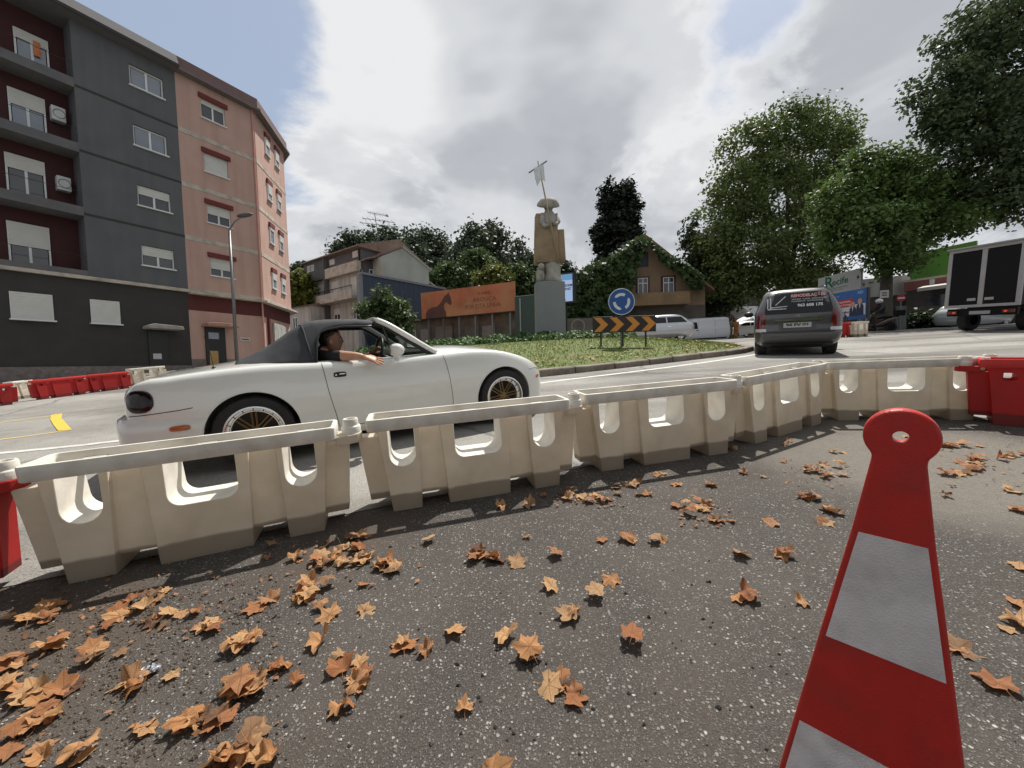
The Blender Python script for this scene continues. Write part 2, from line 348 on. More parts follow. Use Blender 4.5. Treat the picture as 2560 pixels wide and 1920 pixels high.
# ------------------------------------------------------------------ roundabout island
ISL = [(.67, 7.95), (3.0, 8.95), (5.2, 10.0), (6.5, 10.72), (7.1, 11.3), (7.35, 12.1), (7.3, 13.6), (6.9, 17), (5, 21), (1, 23.5), (-3, 23), (-7, 20), (-9, 15), (-8, 10), (-5, 7.6), (-2, 7.2)]
OUT = [tuple(p) for p in catmull(ISL+[ISL[0]], 8)][:-1]
CEN = np.array([1.2, 15.5])
def mound(x, y):                        # soil height above the street inside the kerb
    d = np.array([x, y])-CEN; a = math.atan2(d[1], d[0]); i = int(np.argmin([abs(math.remainder(math.atan2(q[1]-CEN[1], q[0]-CEN[0])-a, 2*math.pi)) for q in OUT]))
    t = min(1, np.linalg.norm(d)/np.linalg.norm(np.array(OUT[i])-CEN)); return .11+.5*(1-t**2)**.9
GRASS = mat('short_grass', (.095, .135, .028), .9, var=.35, scale=9, bump=.8, bscale=90, dirt=(.16, .13, .045), dscale=2.2, damt=.7)
b = MB(); rings = []
for t in (0., .15, .3, .45, .6, .7, .8, .88, .94, .975):
    rings.append([tuple(G(*(CEN+(np.array(q)-CEN)*t), .11+.5*(1-t**2)**.9-(.0 if t < .97 else .03))) for q in OUT])
b.loft(rings, False); struct(b.build('grass_island', GRASS, smooth='all'))
# kerb stones round its near side
KERB = mat('kerb_granite', (.205, .175, .145), .9, var=.3, scale=9, bump=.7, bscale=45, obj_rand=.22, dirt=(.09, .075, .06), dscale=5, damt=.7)
kerb = bpy.data.objects.new('kerb', None); COL.objects.link(kerb); kerb['kind'] = 'structure'
loop = [np.array(p) for p in OUT]; start = min(range(len(OUT)), key=lambda i: abs(OUT[i][0]+8)+abs(OUT[i][1]-10)); path = loop[start:]+loop[:start]
acc = [0.]
for a, c in zip(path, path[1:]): acc.append(acc[-1]+np.linalg.norm(c-a))
def along(s): return np.array([np.interp(s, acc, [p[0] for p in path]), np.interp(s, acc, [p[1] for p in path])])
s = 0.
while s < 26:
    Ls = random.uniform(.72, 1.05); p, q = along(s+.012), along(s+Ls-.012); t = (q-p)/np.linalg.norm(q-p); c = (p+q)/2
    h = random.uniform(.125, .15); w = .2; k = MB(); L2 = np.linalg.norm(q-p)/2; e = random.uniform(.01, .03)
    k.loft([[(x, -.10+random.uniform(-.012, .012), -.03), (x, -.092, h-e), (x, -.06+random.uniform(-.01, .01), h+random.uniform(-.008, .008)), (x, .10, h+random.uniform(-.01, .01)), (x, .10, -.03)] for x in (-L2, -L2*.4, L2*.3, L2)])
    k.build('kerb_stone', KERB, kerb, bevel=.012, seg=1).matrix_local = gm(c[0], c[1], math.degrees(math.atan2(t[1], t[0])))
    s += Ls
# grass blades, fallen leaf specks and the low hedge by the statue
def cards(pts, nrm, size, name, m, fold=.25, asp=1.6, jit=.9, parent=None):
    """leaf-sized faces: pts (n,3), size scalar or (n,), random orientation around nrm"""
    n = len(pts); pts = np.asarray(pts, float); d = rng.normal(size=(n, 3))*jit+np.asarray(nrm, float); d /= np.linalg.norm(d, axis=1)[:, None]
    t = np.cross(d, rng.normal(size=(n, 3))); t /= np.linalg.norm(t, axis=1)[:, None]; w = np.cross(d, t); s = (np.ones(n)*size)*rng.uniform(.65, 1.35, n); s = s[:, None]
    V = np.stack([pts-t*s*.5*asp, pts+w*s*.5+d*s*fold*.4, pts+t*s*.5*asp, pts-w*s*.5+d*s*fold*.4], 1).reshape(-1, 3)
    me = bpy.data.meshes.new(name); me.vertices.add(4*n); me.vertices.foreach_set('co', V.ravel()); me.loops.add(4*n); me.loops.foreach_set('vertex_index', np.arange(4*n)); me.polygons.add(n)
    me.polygons.foreach_set('loop_start', np.arange(n)*4); me.polygons.foreach_set('loop_total', np.full(n, 4)); me.update(); me.materials.append(m)
    return link(name, me, parent)
BLADE = mat('grass_blade', (.115, .170, .032), .7, var=.45, scale=6, trans=.35, dirt=(.24, .20, .07), dscale=1.6, damt=.75)
def blades(n, fn, h, name, m):
    V = []; Fc = []
    for i in range(n):
        x, y = fn(); z = mound(x, y); p = G(x, y, z-.01); a = random.uniform(0, 6.28); w = .012; hh = h*random.uniform(.5, 1.3); dx, dy = math.cos(a)*w, math.sin(a)*w; o = len(V)
        V += [(p[0]-dx, p[1]-dy, p[2]), (p[0]+dx, p[1]+dy, p[2]), (p[0]+random.uniform(-.04, .04), p[1]+random.uniform(-.04, .04), p[2]+hh)]; Fc.append((o, o+1, o+2))
    return MB().add(V, Fc).build(name, m)
def inisl(lo=.0, hi=.96):
    while True:
        i = random.randrange(len(OUT)); q = lerp(np.array(OUT[i]), np.array(OUT[(i+1) % len(OUT)]), random.random()); t = math.sqrt(random.uniform(lo, hi*hi)); p = CEN+(q-CEN)*t
        if p[1] < 16 and p[0] > -3: return p
struct(blades(15000, inisl, .06, 'grass_blades', BLADE), 'stuff', 'short grass covering the roundabout island')
def edge_pt():
    x = random.uniform(0, 7.2); return (x, float(np.interp(x, [p[0] for p in ISL[:6]], [p[1] for p in ISL[:6]])))
pts = []
for i in range(380):
    x, y = inisl(.25) if i % 2 else (lambda q: (q[0], q[1]))(CEN+(np.array(edge_pt())-CEN)*random.uniform(.86, .97))
    pts.append(G(x, y, mound(x, y)+.035))
DRY = mat('dry_leaf_speck', (.46, .32, .13), .8, var=.4, scale=3, obj_rand=0, trans=.2)
struct(cards(pts, (0, 0, 2.5), .06, 'fallen_leaf_specks', DRY, jit=.6, asp=1.2), 'stuff', 'small dry leaves scattered over the island grass')
HEDGE = mat('groundcover_leaf', (.055, .115, .025), .6, var=.5, scale=5, trans=.3)
pts = []
for i in range(9000):
    a = random.uniform(0, 1); x = lerp(-5.5, 4.6, a); y = 13.3+.12*x+random.uniform(0, 3.2); zz = mound(x, y)+random.uniform(0, .30)*(.6+.4*math.sin(x*3)*math.sin(y*2.2+1)); pts.append(G(x, y, zz))
struct(cards(pts, (0, -.3, 1), .085, 'groundcover_plants', HEDGE, jit=.7), 'stuff', 'low green plants growing round the statue base')
# ================================================================== WATER-FILLED BARRIERS
def barrier_mat(name, col, stain, band):
    m = mat(name, col, .5, var=.08, scale=7, bump=.15, bscale=120, trans=.38, dirt=stain, dscale=3.2, damt=.5, obj_rand=.04)
    n = m.node_tree.nodes; l = m.node_tree.links; b = n['Principled BSDF']; c = b.inputs['Base Color'].links[0].from_socket
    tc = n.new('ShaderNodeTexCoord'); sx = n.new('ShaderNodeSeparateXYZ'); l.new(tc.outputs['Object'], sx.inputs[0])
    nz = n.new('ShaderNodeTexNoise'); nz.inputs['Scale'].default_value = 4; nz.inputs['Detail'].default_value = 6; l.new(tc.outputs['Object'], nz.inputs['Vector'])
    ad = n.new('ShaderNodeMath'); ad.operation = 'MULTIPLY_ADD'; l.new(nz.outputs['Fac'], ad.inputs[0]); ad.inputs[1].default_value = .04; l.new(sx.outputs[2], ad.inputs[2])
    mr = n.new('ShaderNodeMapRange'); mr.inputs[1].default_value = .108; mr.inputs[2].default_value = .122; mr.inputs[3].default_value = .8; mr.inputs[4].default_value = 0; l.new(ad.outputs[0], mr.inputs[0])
    mx = n.new('ShaderNodeMixRGB'); l.new(mr.outputs[0], mx.inputs[0]); l.new(c, mx.inputs[1]); mx.inputs[2].default_value = (*band, 1)      # fill level inside: darker below, where less sun shines through, painted into the colour
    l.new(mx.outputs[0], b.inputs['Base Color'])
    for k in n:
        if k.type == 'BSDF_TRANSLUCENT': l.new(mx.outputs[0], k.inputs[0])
    return m
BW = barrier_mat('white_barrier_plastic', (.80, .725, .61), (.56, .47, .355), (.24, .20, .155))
BWR = mat('white_rim_plastic', (.76, .73, .66), .45, var=.06, scale=9, dirt=(.42, .36, .29), dscale=7, damt=.5, bump=.1, bscale=90)
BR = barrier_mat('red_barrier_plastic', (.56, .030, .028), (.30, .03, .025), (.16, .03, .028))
BRR = mat('red_rim_plastic', (.62, .035, .03), .4, var=.06, scale=9)
HB, LB, WB = .535, 1.209, .223
def upoly(x0, x1, z0, z1, r, n=7):
    p = [(x0, z1)]
    p += [(x0+r-r*math.cos(a), z0+r-r*math.sin(a)) for a in np.linspace(0, math.pi/2, n)]
    p += [(x1-r+r*math.sin(a), z0+r-r*math.cos(a)) for a in np.linspace(0, math.pi/2, n)]
    return p+[(x1, z1)]
def bool_(o, cutter, op):
    m = o.modifiers.new('b', 'BOOLEAN'); m.object = cutter; m.operation = op; m.solver = 'EXACT'; me = baked(o); o.modifiers.clear(); old = o.data; o.data = me; bpy.data.objects.remove(cutter); return o
def barrier_body(holes):
    def taper(b):
        b.v = [(x, WB/2+(y-WB/2)*(1+.42*(1-z/.485)), z) for x, y, z in b.v]; return b
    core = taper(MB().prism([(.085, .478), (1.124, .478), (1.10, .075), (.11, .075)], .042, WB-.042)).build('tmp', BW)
    bool_(core, MB().prism([(-.058, .43), (LB+.058, .43), (LB+.022, .058), (-.022, .058)], WB/2-.055, WB/2+.055).build('tmp2', BW), 'UNION')
    for poly in ([(.05, .485), (.285, .485), (.262, 0), (.10, 0)], [(.395, .485), (.815, .485), (.79, 0), (.42, 0)], [(.925, .485), (1.16, .485), (1.11, 0), (.948, 0)]):
        bool_(core, taper(MB().prism(poly, .018, WB-.018)).build('tmp2', BW), 'UNION')
    for poly in holes:
        cx = sum(p[0] for p in poly)/len(poly); fl = lambda k, y: [(cx+(x-cx)*k, y, .6+(z-.6)*(1+(k-1)*.5)) for x, z in poly]
        bool_(core, MB().loft([fl(1.09, -.12), fl(1.0, WB*.42), fl(1.0, WB*.58), fl(1.09, WB+.12)]).build('tmp3', BW), 'DIFFERENCE')
    me = core.data; bpy.data.objects.remove(core); me.materials.append(BWR)
    if len(holes) == 3:                     # U-shaped window walls: cleaner plastic, their sunlit white also put into the colour
        for p in me.polygons:
            for x0, x1 in ((.088, .266), (.445, .79), (.944, 1.122)):
                if x0 < p.center.x < x1 and p.center.z > .2 and abs(p.normal.y) < .75 and p.center.z < .475: p.material_index = 1
    return me
HOLES = [upoly(.108, .248, .262, .6, .068), upoly(.482, .752, .268, .6, .055), upoly(.962, 1.102, .262, .6, .068)]
HOLER = [upoly(.13, .20, .37, .43, .01, 2), upoly(1.01, 1.08, .37, .43, .01, 2)]
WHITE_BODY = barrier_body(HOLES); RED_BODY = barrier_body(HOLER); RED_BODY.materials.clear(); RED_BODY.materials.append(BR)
def rrect(x0, x1, y0, y1, r, z, n=4):
    o = []
    for cx, cy, a0 in ((x1-r, y1-r, 0), (x0+r, y1-r, 90), (x0+r, y0+r, 180), (x1-r, y0+r, 270)):
        o += [(cx+r*math.cos(R_(a0+90*k/n)), cy+r*math.sin(R_(a0+90*k/n)), z) for k in range(n+1)]
    return o
rim = MB(); t = .02
R4 = [rrect(0, LB, 0, WB, .03, .468), rrect(-.003, LB+.003, -.003, WB+.003, .03, .472), rrect(-.004, LB+.004, -.004, WB+.004, .03, .532), rrect(-.001, LB+.001, -.001, WB+.001, .03, .537), rrect(t-.003, LB-t+.003, t-.003, WB-t+.003, .02, .537), rrect(t, LB-t, t, WB-t, .02, .53), rrect(t+.002, LB-t-.002, t+.002, WB-t-.002, .02, .484)]
rim.loft(R4+[R4[0]], False)
RIM = rim.build('tmp', BWR); RIMME = RIM.data; bpy.data.objects.remove(RIM); RIMR = RIMME.copy(); RIMR.materials.clear(); RIMR.materials.append(BRR)
def barrier(label, mw, red=False, group='white plastic barriers in a curved row', knob=True, knobl=False):
    o = thing('plastic_barrier', label, 'barrier', mw, group); A, B = (BR, BRR) if red else (BW, BWR)
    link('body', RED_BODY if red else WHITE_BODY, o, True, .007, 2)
    link('rim', RIMR if red else RIMME, o, True)
    for x in (.16, .6, 1.05):
        MB().box((x, WB-.030, .497), (.085, .016, .016)).build('tab', B, o, bevel=.004)
    for x, on in ((LB, knob), (0, knobl)):
        if not on: continue
        s = 1 if x else -1; c = MB(); cx = x+s*.075
        c.loft([[(x+s*(a)*1.0, WB/2+w, z) for a, w in ((-.004, -.075), (.06, -.072), (.105, -.055), (.128, -.02), (.128, .02), (.105, .055), (.06, .072), (-.004, .075))] for z in (.425, .475)])
        lug = c.build('lug', A, o, bevel=.006)
        k = MB(); k.lathe([(.050, .470), (.050, .508), (.046, .514), (.041, .516), (.040, .548), (.037, .553), (.029, .553), (.026, .545), (.026, .50), (0.001, .50)], 22, (cx, WB/2, 0)); k.build('knob', BWR, lug, True)
    return o
CH = [(-2.069, 1.521, 20.47), (-.814, 2.055, 14.46), (.478, 2.488, 12.96), (1.779, 2.857, 27.63), (2.89, 3.461, -12.2)]
NM = ['white plastic barrier nearest the camera, under the rear wheel of the convertible', 'white plastic barrier below the door of the white convertible', 'white plastic barrier in the middle of the row, right of the convertible', 'short-looking turned white barrier, fourth of the row, in front of the grey car', 'white plastic barrier at the right end of the row beside the red one']
for (x, y, a), s in zip(CH, NM): barrier(s, gm(x, y, a), knob=True)
dx = (LB+.155)
barrier('red plastic barrier at the left edge, joined to the row of white barriers', gm(-2.069-dx*math.cos(R_(24)), 1.521-dx*math.sin(R_(24)), 24), True, None)
rx, ry = ground(2452, 899, .535)
barrier('red plastic barrier at the right edge with a small square slot', gm(rx, ry, -44), True, None, knob=False, knobl=True)
FAR = 'red plastic barriers along the far kerb'
def span(u0, v0, u1, v1):
    a, c = np.array(ground(u0, v0)), np.array(ground(u1, v1)); d = c-a; return a, math.degrees(math.atan2(d[1], d[0])), np.linalg.norm(d)
def far_barrier(label, u0, v0, u1, v1, red=True, zs=.85, group=FAR, L=None):
    a, deg, n = span(u0, v0, u1, v1); n = L or n
    return barrier(label, gm(a[0], a[1], deg) @ Matrix.Diagonal((n/LB, .85, zs, 1)), red, group, knob=False)
far_barrier('far red barrier cut by the left edge of the picture', -150, 1034, 46, 1010)
far_barrier('far red barrier in the middle, right of the white one', 92, 1001, 224, 984)
far_barrier('far red barrier partly hidden by the tail of the convertible', 226, 983, 330, 970)
far_barrier('far white barrier standing between two red ones by the dark wall', 40, 1000, 92, 992, False, .8, None)
far_barrier('far white barrier behind the boot of the convertible', 331, 968, 420, 957, False, .95, None)
a = ground(2098, 843)
barrier('small red barrier in the distance right of the grey car', gm(13.05, 15.4, -35) @ Matrix.Diagonal((.42, 1.2, 1.1, 1)), True, None, knob=False)
barrier('small white barrier in the distance beside a red one', gm(13.45, 15.0, 0) @ Matrix.Diagonal((.5, 1.2, 1.1, 1)), False, None, knob=False)
# ================================================================== FLAT RED CONE
CR = mat('cone_red_plastic', (.56, .022, .016), .42, var=.10, scale=14, bump=.12, bscale=400, dirt=(.33, .035, .025), dscale=16, damt=.6)
CS = mat('cone_reflective_sheet', (.82, .78, .81), .45, var=.10, scale=22, bump=.4, bscale=330, dirt=(.55, .51, .52), dscale=26, damt=.55)
cone = thing('flat_traffic_cone', 'flat red traffic cone with grey reflective stripes and a round holed head', 'traffic cone', gm(.532, .509, -44.6))
def half(z): return float(np.interp(z, [0, .299, .476, .663, .775], [.142, .098, .0715, .0425, .0275]))
prof = [(half(z), z) for z in (.0, .15, .299, .4, .476, .57, .663, .72, .775)]
aa = math.asin(.0275/.0385); arc = [(.0385*math.sin(a), .8115-.0385*math.cos(a)) for a in np.linspace(aa, math.pi, 16)]
out = prof+arc; out = out+[(-x, z) for x, z in reversed(out[:-1])]
pan = MB().prism(out, -.011, .011).build('panel', CR, cone, bevel=.004)
pan.parent = None; bool_(pan, MB().lathe([(.0085, -.05), (.0085, .05)], 20, (0, 0, .8115), 'y', True).build('cut', CR), 'DIFFERENCE'); pan.parent = cone
pan.matrix_parent_inverse.identity(); b = pan.modifiers.new('bevel', 'BEVEL'); b.width = .0035; b.segments = 2; b.limit_method = 'ANGLE'
for z0, z1 in ((.476, .663), (.112, .299)):
    MB().prism([(half(z)*s-(.0075*s), z) for z, s in ((z0, -1), (z0, 1), ((z0+z1)/2, 1), (z1, 1), (z1, -1), ((z0+z1)/2, -1))], -.0122, -.0105).build('reflective_stripe', CS, cone)
MB().prism([(p[0], p[1]) for p in rrect(-.15, .15, -.07, .12, .03, 0)], 0, .035, 'z').build('base', mat('black_rubber', (.02, .02, .02), .7), cone, bevel=.008)
# ================================================================== FALLEN LEAVES
def leaf_mat():
    m = mat('dry_plane_leaf', (.5, .25, .1), .62, var=.25, scale=26, bump=.5, bscale=70, trans=.22)
    n = m.node_tree.nodes; l = m.node_tree.links; hs = [k for k in n if k.type == 'HUE_SAT'][0]; oi = n.new('ShaderNodeObjectInfo'); r = n.new('ShaderNodeValToRGB'); e = r.color_ramp.elements
    for c in range(3): e.new(.5)
    for k, (p, c) in zip(e, [(0, (.60, .355, .165)), (.25, (.52, .245, .095)), (.5, (.35, .135, .052)), (.72, (.58, .35, .17)), (1, (.13, .06, .035))]): k.position = p; k.color = (*c, 1)
    l.new(oi.outputs['Random'], r.inputs[0]); tc = n.new('ShaderNodeTexCoord'); acc = None        # darker veins along the lobes
    for a in (-112, -55, 0, 55, 112):
        dx, dy = math.sin(R_(a)), math.cos(R_(a)); d1 = n.new('ShaderNodeVectorMath'); d1.operation = 'DOT_PRODUCT'; d1.inputs[1].default_value = (dy, -dx, 0); l.new(tc.outputs['Object'], d1.inputs[0]); d2 = n.new('ShaderNodeVectorMath'); d2.operation = 'DOT_PRODUCT'; d2.inputs[1].default_value = (dx, dy, 0); l.new(tc.outputs['Object'], d2.inputs[0])
        ab = n.new('ShaderNodeMath'); ab.operation = 'ABSOLUTE'; l.new(d1.outputs['Value'], ab.inputs[0]); lt = n.new('ShaderNodeMath'); lt.operation = 'LESS_THAN'; lt.inputs[1].default_value = .022; l.new(ab.outputs[0], lt.inputs[0]); gt = n.new('ShaderNodeMath'); gt.operation = 'GREATER_THAN'; gt.inputs[1].default_value = 0; l.new(d2.outputs['Value'], gt.inputs[0]); mu = n.new('ShaderNodeMath'); mu.operation = 'MULTIPLY'; l.new(lt.outputs[0], mu.inputs[0]); l.new(gt.outputs[0], mu.inputs[1])
        if acc is None: acc = mu.outputs[0]
        else: mx = n.new('ShaderNodeMath'); mx.operation = 'MAXIMUM'; l.new(acc, mx.inputs[0]); l.new(mu.outputs[0], mx.inputs[1]); acc = mx.outputs[0]
    sc_ = n.new('ShaderNodeMath'); sc_.operation = 'MULTIPLY'; sc_.inputs[1].default_value = .5; l.new(acc, sc_.inputs[0]); vm = n.new('ShaderNodeMixRGB'); l.new(sc_.outputs[0], vm.inputs[0]); l.new(r.outputs[0], vm.inputs[1]); vm.inputs[2].default_value = (.16, .07, .03, 1); l.new(vm.outputs[0], hs.inputs['Color']); return m
LM = leaf_mat()
def leaf_mesh(i):
    r0 = random.Random(i*31+5); nth = 30; lob = [-112, -55, 0, 55, 112]; lens = [.70, .84, .92, .84, .66]
    def rad(a):
        d = math.degrees(a); r = .56
        for c, L in zip(lob, lens): r = max(r, L*math.exp(-(abs(d-c)/(25+r0.uniform(-3, 4)))**1.9))
        if abs(d) > 155: r *= .6
        return r*(1+.07*math.sin(a*17+i)+r0.uniform(-.06, .06))
    ang = np.linspace(-math.pi, math.pi, nth, endpoint=False); V = [(0, 0, 0)]; ks = (.33, .68, 1.)
    for k in ks: V += [(k*rad(a)*math.sin(a), k*rad(a)*math.cos(a), 0) for a in ang]
    ca, cb, cc = r0.uniform(.1, 1.5), r0.uniform(-.3, 1.2), r0.uniform(0, 6.28); fd = r0.uniform(0, .5)*(i % 3 != 0); W2 = []
    for x, y, z in V:
        u = x*math.cos(cc)+y*math.sin(cc); w = -x*math.sin(cc)+y*math.cos(cc); q = math.hypot(x, y)
        z = ca*.5*u*u*(1.3 if u > 0 else .4)+cb*.4*w*w*w*abs(w)**.2+fd*.35*abs(u)+.13*math.sin(6*x+i)*math.sin(5*y+2*i)+.10*q*math.sin(5*math.atan2(x, y)+i)
        W2.append((x*(1-.22*abs(ca)*u*u), y*(1-.2*abs(cb)*w*w), z))
    Fc = [(0, 1+k, 1+(k+1) % nth) for k in range(nth)]+[(1+nth*j+k, 1+nth*(j+1)+k, 1+nth*(j+1)+(k+1) % nth, 1+nth*j+(k+1) % nth) for j in range(2) for k in range(nth)]
    lo = min(p[2] for p in W2); b = MB(); b.add([(x, y, z-lo) for x, y, z in W2], Fc); b.tube([(0, -.28, .02-lo), (.03, -.6, .03), (.05, -.85, .01)], [.014, .011, .009], 4)
    o = b.build('tmp', LM, smooth='all'); me = o.data; bpy.data.objects.remove(o); return me
LEAVES = [leaf_mesh(i) for i in range(12)]
CL = [(55,1335,6,48,12),(310,1298,7,52,14),(335,1350,3,16,12),(238,1360,1,4,4),(450,1362,4,26,10),(545,1392,5,30,15),(130,1310,3,30,8),(120,1395,4,40,10),(45,1500,7,45,26),(95,1560,4,30,18),(60,1585,3,30,14),(85,1632,4,55,14),(180,1636,2,18,8),(205,1425,5,40,14),(375,1463,1,3,3),(300,1482,3,22,8),(530,1488,7,42,22),(440,1560,5,36,16),(330,1580,2,14,8),(555,1592,2,18,8),(640,1478,1,5,4),(745,1432,3,22,14),(745,1530,2,14,8),(760,1478,4,26,14),(500,1645,6,60,9),(560,1640,2,18,6),(735,1212,25,88,46),(655,1290,4,14,10),(715,1328,2,14,7),(790,1322,2,10,7),(775,1165,5,28,8),(820,1225,4,24,10),(580,1300,2,20,8),(895,1402,2,14,9),(1097,1372,1,5,4),(1140,1425,2,12,9),(1195,1490,3,13,14),(1240,1498,2,8,10),(1004,1538,1,3,3),(1365,1390,1,4,4),(1290,1290,1,4,4),(1245,1325,2,14,6),(1190,1270,1,4,3),(1317,1256,1,4,3),(1025,1208,5,13,16),(1100,1212,6,34,10),(1133,1165,1,3,3),(1298,1168,1,4,3),(1365,1168,2,12,4),(1432,1172,2,13,6),(1195,1203,1,5,3),(1595,1292,1,4,3),(1620,1289,1,4,3),(1590,1200,1,4,3),(1690,1198,2,10,5),(1730,1300,1,3,3),(1090,1096,1,4,3),(1146,1096,1,4,3),(1240,1072,7,48,8),(1300,1082,3,22,5),(1425,1027,2,10,4),(1390,1070,2,10,5),(1515,1105,8,40,11),(1560,1128,3,20,5),(1340,1050,4,26,6),(1545,1050,2,8,4),(1610,1020,2,14,5),(1580,973,2,10,4),(1700,960,2,14,4),(1790,1005,3,16,6),(1770,1022,9,36,12),(1690,998,1,4,3),(1800,1108,3,16,7),(1745,1076,4,16,7),(1780,1132,2,8,4),(1650,1030,1,5,3),(1810,978,2,18,3),(2062,966,8,38,7),(2110,1000,9,36,12),(2042,1072,1,5,3),(2190,988,3,16,6),(2085,1022,5,26,7),(2190,1062,2,14,5),(2195,1105,2,10,5),(2080,1408,2,12,6),(2195,1310,1,6,4),(2190,1352,2,15,8),(2205,1228,1,5,4),(2150,1482,1,4,3),(1940,945,4,30,3),(1480,1048,2,16,4),(1665,1130,1,6,3),(930,1170,1,8,4),(600,1450,2,20,8),(690,1390,1,10,5),(860,1390,1,6,4),(1060,1700,1,4,3),(980,1365,1,8,4),(20,1440,3,20,14),(150,1500,2,16,10),(260,1330,3,30,8),(400,1330,3,26,8),(480,1180,1,30,5)]
nl = 0
def zone(u, v):
    if u > 1930: return 'in the heaps on the pale patch behind the cone' if v < 1160 else 'at the right edge beside the cone'
    if u > 1660: return 'in the heap just left of the cone head' if v < 1160 else 'on the bare asphalt left of the cone stripes'
    if u > 1460: return 'before the third and fourth white barriers' if v < 1160 else 'on the bare asphalt left of the cone stripes'
    if u > 920: return 'in the trail along the shadow of the second barrier' if v < 1140 else ('in the middle row left of centre' if v < 1262 else 'lying alone in the centre foreground')
    if u > 600 and v < 1305: return 'in the big heap before the second white barrier'
    if u > 610: return 'in the clumps below the big heap'
    if v < 1380: return 'in the gritty strip before the nearest barrier'
    return 'in the lower left corner' if u < 262 else 'around the foil scrap at lower left'
for u, v, n, su, sv in CL:
    for k in range(n):
        a, c = (u+random.gauss(0, su*.72))*1.1573, (v+random.gauss(0, sv*.55))*1.1573; x, y = ground(a, min(c, 1990))
        s = random.choice((random.uniform(.040, .068), random.uniform(.040, .068), random.uniform(.03, .048))); me = LEAVES[random.randrange(12)]; o = bpy.data.objects.new('fallen_leaf', me); COL.objects.link(o)
        tilt = Matrix.Rotation(random.gauss(0, .22), 4, 'X') @ Matrix.Rotation(random.gauss(0, .22), 4, 'Y')
        if random.random() < .22: tilt = Matrix.Rotation(math.pi+random.gauss(0, .2), 4, 'X') @ Matrix.Identity(4)
        o.matrix_world = gm(x, y, random.uniform(0, 360), .004+random.uniform(0, .012)*(n > 4)+(s*.55 if tilt[2][2] < 0 else 0)) @ tilt @ Matrix.Diagonal((s, s*random.uniform(.8, 1.1), s*random.choice((.3, .5, .7, 1.0, 1.3))*random.uniform(.8, 1.2), 1)); nl += 1
        z_ = zone(u, v); tag(o, 'curled dry brown plane leaf '+z_, 'leaf', 'dry leaves '+z_)
fx, fy = ground(320*1.1573, 1457*1.1573)
foil = MB(); fr = random.Random(3); nn = 9; g = [[(.034*(i/4-1)*(1-.3*abs(j/4-1)), .022*(j/4-1)*(1-.35*abs(i/4-1)**2), .008+fr.uniform(0, .011)) for j in range(nn)] for i in range(nn)]
foil.loft(g, False, False); tag(foil.build('foil_scrap', mat('crumpled_foil', (.75, .76, .8), .25, 1., var=.05), mw=gm(fx, fy, 25)), 'crumpled silver foil scrap among the leaves', 'foil')
# pebbles, crumbs and shredded leaf litter nobody could count
def crumbs(n, fn, s0, s1, name, m, label, flat=.6):
    V = []; Fc = []
    base = [(1, 0, 0), (-1, 0, 0), (0, 1, 0), (0, -1, 0), (0, 0, 1), (0, 0, -1)]; tri = [(0, 2, 4), (2, 1, 4), (1, 3, 4), (3, 0, 4), (2, 0, 5), (1, 2, 5), (3, 1, 5), (0, 3, 5)]
    for i in range(n):
        x, y = fn(); s = random.uniform(s0, s1)*random.choice((1, 1, .6, 1.3)); o = len(V); a = random.uniform(0, 6.28)
        for p in base:
            q = (p[0]*math.cos(a)-p[1]*math.sin(a), p[0]*math.sin(a)+p[1]*math.cos(a), p[2]); k = s*random.uniform(.6, 1.2); V.append(tuple(G(x+q[0]*k, y+q[1]*k*.8, s*flat*.5+q[2]*k*flat)))
        Fc += [tuple(j+o for j in t) for t in tri]
    return struct(MB().add(V, Fc).build(name, m), 'stuff', label)
def area(uvs):
    def f():
        u0, v0, u1, v1 = random.choice(uvs); return ground(random.uniform(u0, u1), random.uniform(v0, v1))
    return f
crumbs(150, area([(0, 1300, 2560, 1990), (700, 1400, 2000, 1900)]), .0025, .008, 'dark_pebbles', mat('dark_pebble', (.035, .033, .033), .8, var=.5, scale=40), 'dark pebbles strewn over the asphalt')
crumbs(2600, area([(0, 1480, 520, 1720), (0, 1460, 700, 1900), (0, 1500, 380, 1990), (100, 1440, 700, 1560)]), .0015, .0065, 'dirt_crumbs', mat('dirt_crumb', (.10, .075, .055), .9, var=.6, scale=60), 'brown dirt crumbs and grit on the left')
crumbs(260, area([(0, 1450, 900, 1950)]), .002, .005, 'pale_grit', mat('pale_grit', (.42, .40, .36), .8, var=.4, scale=60), 'pale grit scattered among the leaves')
lit = [G(*area([(0, 1440, 700, 1850), (100, 1430, 700, 1600), (700, 1330, 1050, 1480), (1380, 1210, 1560, 1270), (1960, 1150, 2130, 1220), (2340, 1100, 2560, 1230), (1700, 1240, 1830, 1320)])(), random.uniform(.003, .012)) for i in range(300)]
struct(cards(lit, (0, 0, 2), .014, 'shredded_leaf_litter', mat('leaf_litter', (.27, .125, .055), .75, var=.5, scale=20, trans=.15), jit=.7, asp=1.5), 'stuff', 'shreds of broken dry leaves on the asphalt')
